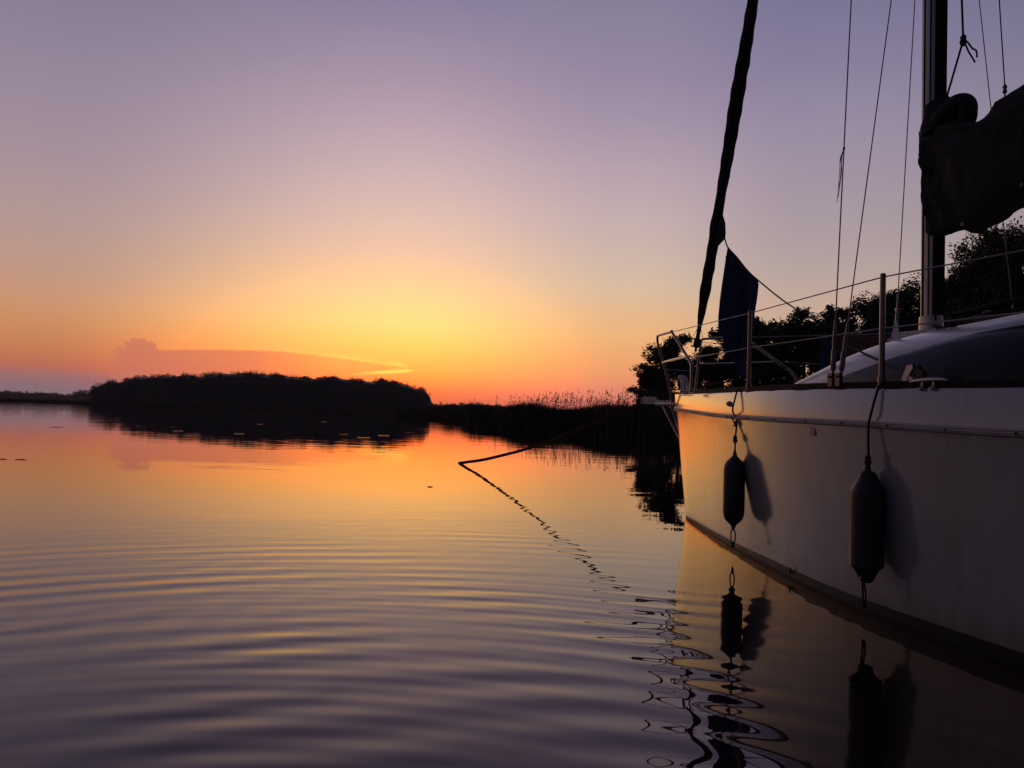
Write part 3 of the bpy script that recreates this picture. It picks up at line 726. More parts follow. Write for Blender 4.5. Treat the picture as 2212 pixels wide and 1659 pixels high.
# toe rails
for sg in (1, -1):
    mb = MB(); rows = []
    for s in [.42, .6, .8, 1, 1.3, 1.6, 2, 2.4, 2.8, 3.2, 3.6, 4, 4.4, 4.8, 5.3, 5.9, 6.6, 7.4, 8]:
        t = T_GUN(s + .23); z = Z_GUN(s); h = .036 if s > .6 else .026
        rows.append([L(s, sg * (t - .014), z - .004), L(s, sg * (t - .016), z + h - .005), L(s, sg * (t - .022), z + h), L(s, sg * (t - .038), z + h), L(s, sg * (t - .046), z + h - .006), L(s, sg * (t - .05), z - .006)])
    mb.loft(rows, True, True); mb.build('toe_rail', M_TOE, boat, angle=30)
    mb = MB(); mb.tube([L(-.10, sg * .13, 1.232), L(.05, sg * .20, 1.226), L(.25, sg * .285, 1.222), L(.43, sg * .355, 1.216)], .012, 8); mb.build('bow_rail_strip', M_STEEL, boat)

# cabin
Z_CR = pchip([1.70, 1.9, 2.1, 2.35, 2.57, 2.96, 3.25, 3.46, 3.69, 3.91, 4.2, 4.6, 5.8], [1.14, 1.185, 1.240, 1.320, 1.385, 1.490, 1.530, 1.546, 1.561, 1.576, 1.592, 1.604, 1.60])
T_CB = pchip([1.70, 1.9, 2.1, 2.4, 3, 3.5, 4, 4.5, 5.8], [.30, .47, .56, .665, .83, .935, .995, 1.025, 1.03])
NX = 2.5
def cab_t(s, z):
    zd = Z_GUN(s) - .02; H = Z_CR(s) - zd; r = min(1, max(0, (z - zd) / H)); return T_CB(s) * (1 - r ** NX) ** (1 / NX)
SS = [1.70, 1.80, 1.92, 2.05, 2.15, 2.25, 2.4, 2.55, 2.7, 2.85, 3, 3.15, 3.3, 3.5, 3.7, 3.9, 4.1, 4.35, 4.6, 4.9, 5.2, 5.5, 5.8]
rows = []
for s in SS:
    zd = Z_GUN(s) - .02; H = Z_CR(s) - zd; tb = T_CB(s); row = []
    for k in range(33):
        a = PI * k / 32; c, sn = math.cos(a), math.sin(a)
        row.append(L(s, tb * math.copysign(abs(c) ** (2 / NX), c), zd + H * abs(sn) ** (2 / NX)))
    rows.append(row)
mb = MB(); mb.loft(rows, False, False); mb.add(rows[-1], [tuple(range(33))]); mb.add(rows[0], [tuple(range(33))])
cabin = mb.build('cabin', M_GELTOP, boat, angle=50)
W_TOP = pchip([2.62, 2.90, 3.1, 3.25, 3.42, 3.62, 3.87, 4.17, 4.6, 5.1, 5.4, 5.6], [1.168, 1.205, 1.245, 1.272, 1.305, 1.348, 1.398, 1.432, 1.445, 1.42, 1.34, 1.18])
for sg in (1, -1):
    mb = MB(); rows = []
    for i in range(45):
        s = 2.62 + 2.98 * (i / 44) ** .9; zb = Z_GUN(s) + .03; zt = max(W_TOP(s), zb + .002); row = []
        for j in range(9):
            z = zb + (zt - zb) * j / 8; row.append(L(s, sg * (cab_t(s, z) + .005), z))
        row.append(L(s, sg * (cab_t(s, zt) - .004), zt + .003)); row.insert(0, L(s, sg * (cab_t(s, zb) - .004), zb - .003)); rows.append(row)
    mb.loft(rows, False, False); mb.build('window', M_WIN, cabin, angle=30)
# roof gear: handrail, mast step, organiser ropes
for sg in (1, -1):
    mb = MB()
    pts = [(3.42, .40, Z_CR(3.42) + .02), (3.46, .40, Z_CR(3.46) + .05), (3.8, .42, Z_CR(3.8) + .055), (4.4, .44, Z_CR(4.4) + .05), (4.9, .45, Z_CR(4.9) + .045), (4.95, .45, Z_CR(4.95) - .01)]
    mb.tube([L(s, sg * t, z) for s, t, z in pts], .016, 8)
    for s in (3.47, 3.95, 4.45, 4.88): mb.tube([L(s, sg * .42, Z_CR(s) - .03), L(s, sg * .42, Z_CR(s) + .05)], [.024, .015], 8)
    mb.build('handrail', M_TOE, cabin)

mb = MB(); mb.box(L(3.62, .30, Z_CR(3.62) + .012), (.10, .13, .035)); mb.lathe(L(3.62, .27, Z_CR(3.62) + .028), [(.024, 0), (.024, .018), (.01, .024)], 12); mb.lathe(L(3.62, .33, Z_CR(3.62) + .028), [(.024, 0), (.024, .018), (.01, .024)], 12); mb.build('deck_organiser', M_BLACK, cabin, bevel=.003)
for k in range(4):
    t0 = .05 + .02 * k; mb = MB()
    mb.tube(smooth_path([L(3.04, t0, 1.60), L(3.2, .10 + .03 * k, Z_CR(3.2) + .020 + .006 * (k % 2)), L(3.6, .255 + .03 * k, Z_CR(3.6) + .036), L(4.0, .27 + .025 * k, Z_CR(4.0) + .012), L(5.2, .30 + .025 * k, Z_CR(5.2) + .008)], 6), .006, 6); mb.build('control_line', M_ROPEB if k == 1 else M_ROPE, cabin)

# mast and boom
mast_s = 2.925
def mast_ring(z, s, a=.066, b=.045, n=20):
    return [L(s - a * math.copysign(abs(math.cos(q)) ** .8, math.cos(q)), b * math.copysign(abs(math.sin(q)) ** .8, math.sin(q)), z) for q in [2 * PI * k / n for k in range(n)]]
mb = MB(); mb.loft([mast_ring(1.56, mast_s), mast_ring(3.8, mast_s - .02), mast_ring(8.0, mast_s - .05), mast_ring(12.3, mast_s - .08, .055, .042)])
mast = mb.build('mast', M_ALU, boat, angle=30)
mb = MB()
mb.tube([L(mast_s - .030, .0465, 1.60), L(mast_s - .036, .0465, 3.9)], .004, 6)
mb.tube([L(mast_s + .018, .0465, 1.60), L(mast_s + .012, .0465, 3.9)], .0035, 6)
mb.build('halyard', M_ROPE, mast)
mb = MB(); mb.box(L(mast_s + .056, 0, 5.24), (.026, .076, 7.2)); mb.build('sail_track_shade', M_TOE, mast)  # sail track widened in near-black, putting shade on the mast's aft face
mb = MB(); mb.loft([mast_ring(1.545, mast_s, .08, .058), mast_ring(1.675, mast_s, .076, .054)]); mb.build('mast_collar', M_ALU, mast, angle=30)
mb = MB(); mb.box(L(mast_s + .01, 0, 1.545), (.36, .30, .055)); mb.build('mast_step', M_WHITE, mast, bevel=.008)
for zsp in (6.1, 9.0):
    for sg in (1, -1):
        mb = MB(); mb.tube([L(mast_s - .03, sg * .05, zsp), L(mast_s + .28, sg * .85, zsp + .06)], [.022, .014], 8); mb.build('spreader', M_ALU, mast)
mb = MB(); mb.tube([L(3.02, 0, 2.41), L(6.2, 0, 2.47)], .062, 16); boom = mb.build('boom', M_ALU, boat)

# sail cover: canvas bag over the flaked mainsail, wrapped round the mast
C_TOP = pchip([2.78, 2.95, 3.05, 3.13, 3.22, 3.32, 3.45, 3.60, 3.9, 6.1], [2.955, 2.955, 2.94, 2.90, 2.865, 2.84, 2.893, 2.95, 3.01, 2.80])
C_BOT = pchip([2.78, 2.98, 3.08, 3.19, 3.225, 3.25, 3.28, 3.36, 3.48, 3.56, 3.65, 3.69, 3.74, 4.0, 6.1], [2.185, 2.195, 2.205, 2.20, 2.175, 2.155, 2.18, 2.19, 2.25, 2.258, 2.275, 2.345, 2.40, 2.42, 2.46])
rows = []
CS = [2.795, 2.797, 2.803, 2.815, 2.835, 2.86, 2.89, 2.92, 2.95, 2.98, 3.02, 3.06, 3.10, 3.14, 3.18, 3.205, 3.225, 3.25, 3.27, 3.29, 3.32, 3.36, 3.4, 3.44, 3.48, 3.52, 3.56, 3.6, 3.64, 3.66, 3.68, 3.70, 3.73, 3.8, 3.9, 4.1, 4.5, 5, 5.6, 6.1]
NR = 72
for i, s in enumerate(CS):
    zt, zb = C_TOP(s), C_BOT(s); zm = (zt + zb) / 2; hh = (zt - zb) / 2
    w = float(np.interp(s, [2.9, 3.02, 3.2, 3.5, 4, 6.1], [.095, .115, .155, .165, .16, .09]))
    w *= math.sqrt(max(0.0, 1 - (1 - min(1, (s - 2.7945) / .085)) ** 2))
    row = []
    for k in range(NR):
        a = 2 * PI * k / NR; c, sn = math.cos(a), math.sin(a)
        z = zm + hh * math.copysign(abs(sn) ** .55, sn)
        sh = (.03 + .11 * (2.95 - z)) * max(0, 1 - (s - 2.79) / .5)
        # drag folds fan down and aft from the lashing at the mast
        ang = math.atan2(3.0 - z, max(.02, s - 2.70)); rr_ = math.hypot(3.0 - z, s - 2.70)
        q_ = math.sin(ang * 13 + 2.0 * math.sin(ang * 4)); q2 = math.sin(ang * 23 + s * 7 + 1)
        fold = (.028 * (1 - 2 * abs(q_) ** .6) + .014 * (1 - 2 * abs(q2) ** .7)) * min(1, rr_ / .25) + .006 * math.sin(z * 23 + s * 14)
        wide = w * (1.0 + .22 * (2.6 - z))
        t = (wide + fold * min(1, (s - 2.79) / .06)) * math.copysign(abs(c) ** .6, c)
        row.append(L(s + sh + .006 * math.sin(z * 19 + 1), t, z))
    rows.append(row)
mb = MB(); mb.loft(rows); cover = mb.build('sail_cover', M_COVER, boat, angle=60)
CROWS = rows
mb = MB()
col_r = []
for z, dx_, dy_ in ((2.88, .115, .09), (2.94, .118, .092), (2.99, .100, .080), (3.03, .098, .074), (3.075, .093, .070), (3.085, .080, .058)):
    col_r.append([L(2.955 - dx_ * math.cos(q) + .01 * math.sin(3 * q), dy_ * math.sin(q), z - .02 * math.cos(q)) for q in [2 * PI * k / 20 for k in range(20)]])
mb.loft(col_r); mb.build('cover_collar', M_COVER, cover)
mb = MB()
hp = smooth_path([L(2.98, .02, 2.90), L(3.05, .02, 2.965), L(3.13, .01, 3.005), L(3.175, .0, 2.99), L(3.185, -.0, 2.93), L(3.18, 0, 2.86)], 5)
mb.tube(hp, [.075, .078, .08, .08, .08, .08, .08, .078, .077, .076, .074, .072, .070, .069, .067, .065, .064, .063, .062, .06, .06, .06, .058, .056, .05, .045][:len(hp)], 14)
mb.build('sail_headboard', M_COVER, cover, subsurf=1)
mb = MB(); kk = int(NR * 289 / 360)
mb.tube([r[kk] + Vector((0, .004, .012)) for r in CROWS[3:15]], .005, 6); mb.build('cover_hem', M_SAIL, cover)
for s, z in ((3.25, 2.20), (3.66, 2.335)):
    r = min(CROWS, key=lambda q: abs(-q[0].x - s)); v = min((q for q in r if q.y > 0), key=lambda q: abs(q.z - z))
    mb = MB(); mb.lathe(v + Vector((0, -.002, 0)), [(.006, 0), (.012, .002), (.012, .007), (.006, .008)], 12, (0, 1, 0)); mb.build('eyelet', M_WIRE, cover)

# standing rigging
def wire(name, a, b, r, m, parent=boat, n=6):
    mb = MB(); mb.tube([a, b], r, n); return mb.build(name, m, parent)
for sg in (1, -1):
    for s, top, r in ((3.522, L(3.23, sg * .85, 6.16), .0035), (3.577, L(2.95, sg * .05, 6.05), .0032)):
        base = L(s, sg * 1.30, 1.165); up = (top - base).normalized()
        sh = wire('shroud', base + up * .33, top, r, M_WIRE)
        if s < 3.55: wire('upper_wire', top, L(2.88, sg * .04, 11.9), r, M_WIRE, sh)
        mb = MB()
        mb.tube([base + up * d for d in (.035, .06, .07, .17, .18, .20, .21, .34)], [.007, .007, .0135, .0135, .009, .009, .012, .006], 8)
        mb.build('turnbuckle', M_WIRE, sh)
        mb = MB(); mb.box(base + Vector((0, 0, .015)), (.032, .006, .07)); mb.box(base + Vector((0, sg * .016, .015)), (.032, .006, .07)); mb.tube([base + L(0, -.014, .03), base + L(0, .03, .03)], .006, 6)
        mb.build('chainplate', M_STEEL, sh)
    base = L(3.135, sg * .50, 1.485); top = L(2.93, sg * .05, 6.0); up = (top - base).normalized()
    sh = wire('inner_shroud', base + up * .10, top, .003, M_WIRE)
    mb = MB(); u = Vector((1, 0, 0)) * .5
    tp = base + up * .105
    mb.prism([base + L(.034, 0, 0), base + L(-.03, 0, 0), tp + L(-.011, 0, 0), tp + L(.011, 0, 0)], (0, .005 * sg, 0)); mb.build('tang', M_WHITE, sh)
    mb = MB(); mb.tube([base + up * d for d in (.10, .11, .15, .16, .28)], [.008, .0085, .0085, .006, .0045], 8); mb.build('wire_terminal', M_STEEL, sh)
    mb = MB(); mb.box(base + Vector((0, 0, -.01)), (.09, .04, .012)); mb.build('deck_plate', M_WHITE, sh)
# frayed telltale thread on the first port shroud
b0 = L(3.522, 1.30, 1.165); t0_ = L(3.23, .85, 6.16)
tk = b0 + (t0_ - b0) * ((2.46 - 1.165) / (6.16 - 1.165)); mb = MB(); rn = random.Random(4)
for k in range(4):
    mb.tube(smooth_path([tk, tk + Vector((.016 + .004 * k, 0, -.05)), tk + Vector((.022 + rn.uniform(-.008, .01), 0, -.12)), tk + Vector((.03 + rn.uniform(0, .02), 0, -.20 - .03 * k))], 4), [.0016] * 13, 4)
mb.lathe(tk, [(.004, -.01), (.007, 0), (.004, .01)], 6); mb.build('telltale', M_ROPE, boat)

# forestay, furler and furled jib
ST = lambda z: L((z - 1.3) * .2635, 0, z)
wire('forestay', ST(1.24), ST(12.0), .003, M_WIRE)
mb = MB()
mb.lathe(ST(1.69), [(.006, -.06), (.012, -.055), (.012, -.02), (.055, -.012), (.056, -.006), (.034, -.004), (.034, .060), (.056, .062), (.055, .068), (.022, .074), (.019, .14), (.022, .145), (.020, .2)], 20, (-.255, 0, .967)); drum = mb.build('furler_drum', M_BLACK, boat, angle=35)
mb = MB(); ax = (ST(2) - ST(1.5)).normalized()
for sg in (1, -1):
    mb.tube([ST(1.675) + L(0, sg * .058, 0), ST(1.675) + ax * .10 + L(0, sg * .058, 0), ST(1.675) + ax * .19 + L(0, sg * .018, 0)], .0025, 5)
mb.build('drum_guard', M_STEEL, drum)
wire('furling_line', ST(1.72) + L(.03, -.02, 0), L(1.35, -.72, 1.62), .003, M_ROPEB)
jz = [1.86, 1.9, 1.95, 2.05, 2.15, 2.26, 2.4, 2.55, 2.67, 2.8, 2.9, 3.0, 3.3, 3.6, 4.0, 4.4, 4.78, 5.5, 7, 9, 11, 11.6]
jr = [.018, .026, .031, .038, .048, .054, .052, .050, .050, .058, .054, .044, .052, .060, .066, .058, .050, .055, .055, .045, .032, .02]
rows = []; ns = 24
zz = [1.86 + (11.6 - 1.86) * (k / 190) ** 1.5 for k in range(191)]
for z in zz:
    r = float(np.interp(z, jz, jr)); row = []
    for k in range(ns):
        a = 2 * PI * k / ns; ph = (a - z * 7.0) % (2 * PI)
        q = r * (1 + .08 * (ph / (2 * PI)) - .04 + .05 * math.sin(z * 31 + a * 2))
        row.append(ST(z) + L(0, 0, 0) + Vector((math.cos(a) * q, math.sin(a) * q, 0)))
    rows.append(row)
mb = MB(); mb.loft(rows); jib = mb.build('furled_jib', M_SAILUV, boat, angle=50)
mb = MB(); fl = [L(.42, .0, 2.60), L(.545, -.012, 2.672), L(.552, -.012, 2.72), L(.545, -.01, 2.82), L(.50, .0, 2.93), L(.42, .0, 2.90)]
mb.prism(fl, (0, .018, 0)); mb.build('clew', M_SAILUV, jib, bevel=.004)
clew = L(.543, 0, 2.685)
sheet = smooth_path([clew, L(.571, -.023, 2.585), L(.67, -.057, 2.474), L(.784, -.095, 2.336), L(.907, -.135, 2.222), L(1.25, -.20, 1.97), L(1.68, -.30, 1.725), L(2.25, -.50, 1.47), L(2.9, -.88, 1.33)], 6)
mb = MB(); mb.tube(sheet, .0065, 8)
mb.tube(smooth_path([clew, L(.555, -.01, 2.63), L(.568, -.03, 2.56), L(.53, -.03, 2.49)], 4), .005, 6)
mb.build('jib_sheet', M_ROPE, boat)
mb = MB(); mb.tube(smooth_path([L(.25, .05, 1.255), L(.62, .2, 1.268), L(1.2, .05, 1.36), L(1.72, -.3, 1.51), L(2.2, -.55, 1.42)], 6), .007, 6); mb.build('furling_line', M_ROPEB, boat)

# lines by the mast and topping lift
kn = L(3.15, 0, 3.42)
mb = MB()
mb.tube([L(3.02, 0, 5.9), kn], .0065, 8); mb.tube([kn, L(3.03, .02, 3.04)], .0065, 8)
mb.lathe(kn, [(.007, -.04), (.018, -.03), (.022, -.01), (.016, .005), (.02, .02), (.008, .035)], 9)
for pts in ([kn, L(3.18, .0, 3.395), L(3.215, .0, 3.34), L(3.245, 0, 3.31), L(3.252, .0, 3.265)], [kn, L(3.175, .01, 3.38), L(3.20, .01, 3.32), L(3.225, .01, 3.275), L(3.245, .01, 3.235)]):
    mb.tube(smooth_path(pts, 5), .0055, 6)
mb.build('halyard', M_ROPE, boat)
ca = L(3.445, 0, 2.915)
tl = wire('topping_lift', ca + L(0, 0, .085), L(3.10, 0, 7.5), .0035, M_ROPE)
mb = MB()
mb.lathe(ca + L(0, 0, .075), [(.006, -.03), (.013, -.02), (.010, 0), (.014, .012), (.005, .03)], 8)
mb.tube([ca + L(.0, .012 * math.cos(q), .02 + .032 * math.sin(q)) + L(.010 * math.cos(q), 0, 0) for q in [2 * PI * k / 14 for k in range(15)]], .0045, 6)
mb.build('shackle', M_STEEL, tl)

# pulpit
def hoop(sg):
    P = lambda s, t, z: L(s, sg * t, z)
    mb = MB()
    main = [P(-.115, .125, 1.122), P(-.165, .185, 1.45), P(-.215, .245, 1.70), P(-.225, .252, 1.765), P(-.205, .262, 1.79), P(-.15, .275, 1.797), P(.27, .385, 1.785), P(.335, .405, 1.765), P(.80, .50, 1.475), P(.90, .54, 1.385), P(.945, .565, 1.20)]
    mb.tube(smooth_path(main, 6), .0125, 10)
    mb.tube([P(-.20, .20, 1.53), P(.75, .49, 1.52)], .011, 8)
    mb.lathe(P(.945, .565, 1.19), [(.024, 0), (.024, .012), (.014, .02)], 10)
    return mb.build('pulpit_hoop', M_STEEL, boat)
for sg in (1, -1): hoop(sg)
mb = MB(); mb.tube([L(-.19, .17, 1.455), L(-.19, -.17, 1.455)], .006, 8); mb.build('pulpit_crossbar', M_STEEL, boat)

# bow sprit, roller, brace, stem fitting
for sg in (1, -1):
    mb = MB(); mb.tube([L(-.50, sg * .10, 1.112), L(.02, sg * .115, 1.108)], .0135, 10); mb.lathe(L(-.02, sg * .115, 1.108), [(.0135, -.02), (.022, -.015), (.022, .015), (.0135, .02)], 10, (1, 0, 0)); mb.build('bowsprit_tube', M_STEEL, boat)
    mb = MB(); mb.tube([L(-.44, sg * .05, 1.10), L(-.165, sg * .012, .78)], .011, 8); mb.build('bow_strut', M_STEEL, boat)
mb = MB(); mb.tube([L(-.44, .10, 1.108), L(-.44, -.10, 1.108)], .010, 8); mb.build('bowsprit_crossbar', M_STEEL, boat)
ar = empty('anchor_roller', L(-.65, 0, 1.14), 0, boat)
for sg in (1, -1):
    mb = MB(); mb.prism([(-(-.27), sg * .035, .015), (.23, sg * .035, .062), (.17, sg * .035, .055), (.02, sg * .035, .02), (-.23, sg * .035, .005), (-.25, sg * .035, -.022), (.05, sg * .035, -.024), (.25, sg * .035, -.02)], (0, .005, 0)); mb.build('cheek_plate', M_RUB, ar, smooth=False)
mb = MB(); mb.lathe((.20, -.034, .018), [(.012, 0), (.03, .003), (.022, .025), (.022, .045), (.03, .066), (.012, .069)], 14, (0, 1, 0)); mb.build('roller', M_BLACK, ar)
mb = MB(); mb.box((.262, .0, .01), (.055, .085, .075)); mb.build('strap_guard', M_GREYBLUE, ar, bevel=.004)
mb = MB()
mb.prism([L(-.19, .03, 1.405), L(-.13, .03, 1.41), L(-.075, .03, 1.36), L(-.045, .03, 1.205), L(-.135, .03, 1.205), L(-.125, .03, 1.30), L(-.155, .03, 1.365), L(-.19, .03, 1.38)], (0, -.06, 0))
mb.prism([L(-.02, .03, 1.325), L(.055, .03, 1.255), L(.02, .03, 1.235), L(-.01, .03, 1.215), L(-.04, .03, 1.215)], (0, -.05, 0))
mb.build('stemhead_fitting', M_WHITE, boat, bevel=.006)

# stanchions and lifelines
ST_S = [(2.345, 1.702), (3.898, 1.678), (5.6, 1.64), (7.2, 1.64)]
for sg in (1, -1):
    for s, zt in ST_S:
        t = T_GUN(s + .23) - .032; z = Z_GUN(s)
        mb = MB(); mb.tube([L(s, sg * t, z), L(s, sg * t, zt)], .0135, 12); mb.lathe(L(s, sg * t, zt), [(.0135, -.001), (.0135, .002), (.009, .006)], 12)
        so = mb.build('stanchion', M_STEEL, boat)
        mb = MB(); mb.lathe(L(s, sg * t, z), [(.026, .0), (.026, .008), (.018, .012), (.018, .06)], 12); mb.build('stanchion_socket', M_STEEL, so)
    def lt(s): return sg * (T_GUN(s + .23) - .032)
    up = [L(.28, sg * .39, 1.783)] + [L(s, lt(s), zt - .012) for s, zt in ST_S] + [L(8, lt(8), 1.5)]
    mb = MB(); mb.tube(up, .0038, 6); mb.lathe(up[0], [(.006, -.02), (.012, -.01), (.012, .012), (.006, .02)], 8, (1, 0, 0)); mb.build('lifeline', M_LIFE, boat)
    lo = smooth_path([L(.72, sg * .485, 1.525), L(1.25, sg * .68, 1.478), L(1.8, sg * .87, 1.455), L(2.345, lt(2.345), 1.452)], 6) + [L(3.898, lt(3.898), 1.415), L(5.6, lt(5.6), 1.39), L(7.2, lt(7.2), 1.39)]
    mb = MB(); mb.tube(lo, .0038, 6); mb.build('lifeline', M_LIFE, boat)

# deck hardware on the port side
def cleat(s, t, z, yaw):
    o = empty('cleat', L(s, t, z), yaw, boat); mb = MB()
    mb.tube([(-.115, 0, .030), (-.08, 0, .034), (0, 0, .036), (.08, 0, .034), (.115, 0, .030)], [.004, .0085, .010, .0085, .004], 10); mb.build('horn', M_ALU, o)
    mb = MB()
    for x in (-.034, .034): mb.lathe((x, 0, -.004), [(.024, 0), (.022, .005), (.009, .012), (.008, .03), (.014, .036)], 12)
    mb.build('pedestal', M_ALU, o)
cleat(4.225, T_GUN(4.455) - .012, Z_GUN(4.225) + .002, rad(-6))
blk = empty('jib_car', L(3.86, 1.10, Z_GUN(3.86) + .012), 0, boat)
mb = MB(); mb.box((-.0, 0, .0), (1.2, .022, .014)); mb.build('track', M_BOOT, blk, bevel=.002)
mb = MB(); mb.lathe((-.015, -.014, .085), [(.010, 0), (.034, .002), (.026, .012), (.034, .026), (.010, .028)], 18, (0, 1, 0)); mb.lathe((-.045, -.013, .065), [(.010, 0), (.028, .002), (.022, .012), (.028, .024), (.010, .026)], 16, (0, 1, 0)); mb.build('sheave', M_BLACK, blk, angle=30)
mb = MB()
for y in (-.022, .017): mb.prism([(.055, y, .028), (.052, y, .05), (.022, y, .112), (-.008, y, .118), (-.018, y, .10), (.018, y, .055), (.02, y, .028)], (0, .005, 0))
mb.build('cheek', M_CHROME, blk, smooth=False)
mb = MB()
mb.box((.0, 0, .016), (.11, .05, .018)); mb.prism([(-.01, .026, .024), (-.06, .026, .024), (-.012, .026, .048)], (0, .004, 0)); mb.build('slider', M_CHROME, blk, bevel=.002)
wire('jib_sheet', L(3.86, 1.105, 1.20), L(2.75, .55, 1.475), .006, M_ROPE)
# vent button and flap on the topsides
s_ = 2.0; mb = MB(); mb.lathe(L(s_, T_GUN(s_ + .23) - .004, 1.075), [(.02, 0), (.02, .012), (.012, .024), (.004, .026)], 12, (0, 1, 0)); mb.build('vent', M_WHITE, boat)
s_ = 3.335; t_ = hull_t(s_, .90); mb = MB(); mb.box(L(s_, t_ + .004, .905), (.062, .006, .05), Matrix.Rotation(rad(-11), 3, 'Z')); mb.build('flap', M_RUB, boat, bevel=.003)
s_ = 2.92; t_ = hull_t(s_, .05); mb = MB(); mb.tube([L(s_, t_ + .002, .045), L(s_, t_ + .02, .05), L(s_ + .006, t_ + .022, .075)], .006, 6); mb.build('drain_fitting', M_BLACK, boat)

# ------------------------------------------------------------------ fenders
def fender(s, d, top, pts, label, lobed):
    t = hull_t(s, .45) + d
    base = toworld(L(s, t, top))
    o = empty('fender', base, rad(90) + HD); tag(o, label, 'fender', 'fenders hanging on the hull')
    mb = MB(); R = .078 if lobed else .0735
    if lobed:
        prof = [(.004, 0), (.028, -.003), (.042, -.012), (.050, -.028), (.060, -.048), (.072, -.066), (.082, -.082), (.091, -.104), (R, -.13), (R, -.25), (R, -.405), (.090, -.430), (.078, -.452), (.064, -.474), (.052, -.494), (.042, -.515), (.026, -.531), (.004, -.536)]
    else:
        prof = [(.004, 0), (.010, -.005), (.013, -.026), (.022, -.046), (.044, -.064), (.066, -.082), (.079, -.104), (R, -.132), (R, -.28), (R, -.432), (.079, -.466), (.066, -.490), (.044, -.508), (.024, -.522), (.015, -.54), (.012, -.556), (.004, -.56)]
    prof = [(r if r == R else min(r * .86, R), z) for r, z in prof]
    mb.lathe((0, 0, 0), prof[::-1], 28); body = mb.build('body', M_FEND, o, angle=45)
    bot = prof[-1][1]
    if lobed:
        for z in (-.028, bot + .03):
            mb = MB(); mb.lathe((0, .030, z), [(.006, 0), (.010, .002), (.010, .008), (.005, .010)], 12, (.25, 1, 0)); mb.build('eyelet', M_WHITE, body)
    mb = MB()
    mb.tube(smooth_path(pts, 5), .006, 8)
    mb.lathe((0, 0, .075 if not lobed else .05), [(.006, -.03), (.014, -.022), (.018, -.008), (.012, .0), (.016, .012), (.006, .026)], 9)
    if lobed: mb.lathe((0, 0, .005), [(.008, -.02), (.016, -.01), (.014, .01), (.006, .025)], 9)
    else:
        mb.lathe((0, 0, .18), [(.006, -.02), (.013, -.012), (.011, .0), (.014, .01), (.006, .02)], 8); mb.tube([(0, 0, .185), (.03, .01, .215), (.035, .01, .235)], .0045, 6)
    mb.build('lanyard', M_ROPE, o)
    mb = MB()
    if lobed:
        for x in (-.008, .010): mb.tube([(x * .6, .02, bot + .02), (x, .01, bot - .05), (x * .8, .01, bot - .10)], .0045, 6)
        mb.lathe((0, .01, bot - .10), [(.004, -.016), (.010, -.01), (.010, .01), (.004, .02)], 8)
    else:
        lp = [(.026 * math.sin(q), 0, bot - .042 + .05 * math.cos(q)) for q in [2 * PI * k / 16 for k in range(17)]]
        mb.tube(lp, .0045, 6); mb.lathe((0, 0, bot - .098), [(.004, -.03), (.010, -.012), (.010, .01), (.004, .02)], 8)
    mb.build('tail_loop', M_ROPE, o)
    return o
sA = 2.17; tA = hull_t(sA, .45) + .09; gA = T_GUN(sA + .26)
fender(sA, .09, .75, [(0, 0, -.005), (-.002, -.002, .10), (-.005, -.006, .20), (-.012, gA - tA + .026, .27), (-.02, gA - tA + .022, .33), (-.028, gA - tA + .004, .405), (-.03, gA - tA - .03, .415)], 'smaller dark grey fender hanging near the bow, in front of the orange glow', False)
sB = 3.877; tB = hull_t(sB, .45) + .083; gB = T_GUN(sB + .26)
fender(sB, .083, .728, [(0, 0, -.02), (0, -.002, .06), (-.004, gB - tB + .026, .205), (-.01, gB - tB + .024, .25), (-.04, -(tB - gB - .004), .395), (-.05, -(tB - gB + .03), .43)], 'larger dark grey fender with lobed ends, hanging below the thick stanchion', True)

# ------------------------------------------------------------------ towels
def cloth(name, grid, m, th=.006):
    mb = MB(); mb.loft(grid, False, False); o = mb.build(name, m, angle=0)
    sm = o.modifiers.new('thickness', 'SOLIDIFY'); sm.thickness = th; sm.offset = 0
    su = o.modifiers.new('subdivision', 'SUBSURF'); su.levels = 1; su.render_levels = 1
    return o
TL = [[0.568, -0.023, 2.579], [0.557, -0.019, 2.457], [0.548, -0.016, 2.305], [0.532, -0.011, 2.107], [0.517, -0.006, 1.92], [0.521, -0.007, 1.778], [0.575, -0.027, 1.735], [0.589, -0.03, 1.623], [0.64, -0.047, 1.562], [0.688, -0.063, 1.48], [0.749, -0.083, 1.369]]
TRt = [[0.568, -0.023, 2.583], [0.67, -0.057, 2.476], [0.784, -0.095, 2.338], [0.907, -0.135, 2.222], [0.891, -0.13, 2.069], [0.869, -0.123, 1.936], [0.841, -0.114, 1.791], [0.812, -0.104, 1.68], [0.789, -0.096, 1.567], [0.773, -0.091, 1.454], [0.756, -0.085, 1.369]]
grid = []
for i in range(11):
    for sub in range(3 if i < 10 else 1):
        f = i + sub / 3; a = Vector([np.interp(f, range(11), [p[k] for p in TL]) for k in range(3)]); b = Vector([np.interp(f, range(11), [p[k] for p in TRt]) for k in range(3)]); row = []
        for j in range(19):
            u = j / 18; p = a + (b - a) * u; dp = .022 * math.sin(u * 15 + f * .35) * min(1, f / 2.5) + .03 * math.sin(u * 5 + 1.0 + f * .2) * min(1, f / 3) + (.05 * max(0, f - 5) / 5 * math.sin(u * 9))
            row.append(toworld(L(p.x + .316 * dp, p.y + .949 * dp, p.z)))
        grid.append(row)
tw = cloth('towel', grid, M_NAVY); tag(tw, 'navy blue towel hanging from the jib sheet behind the bow rail', 'towel')
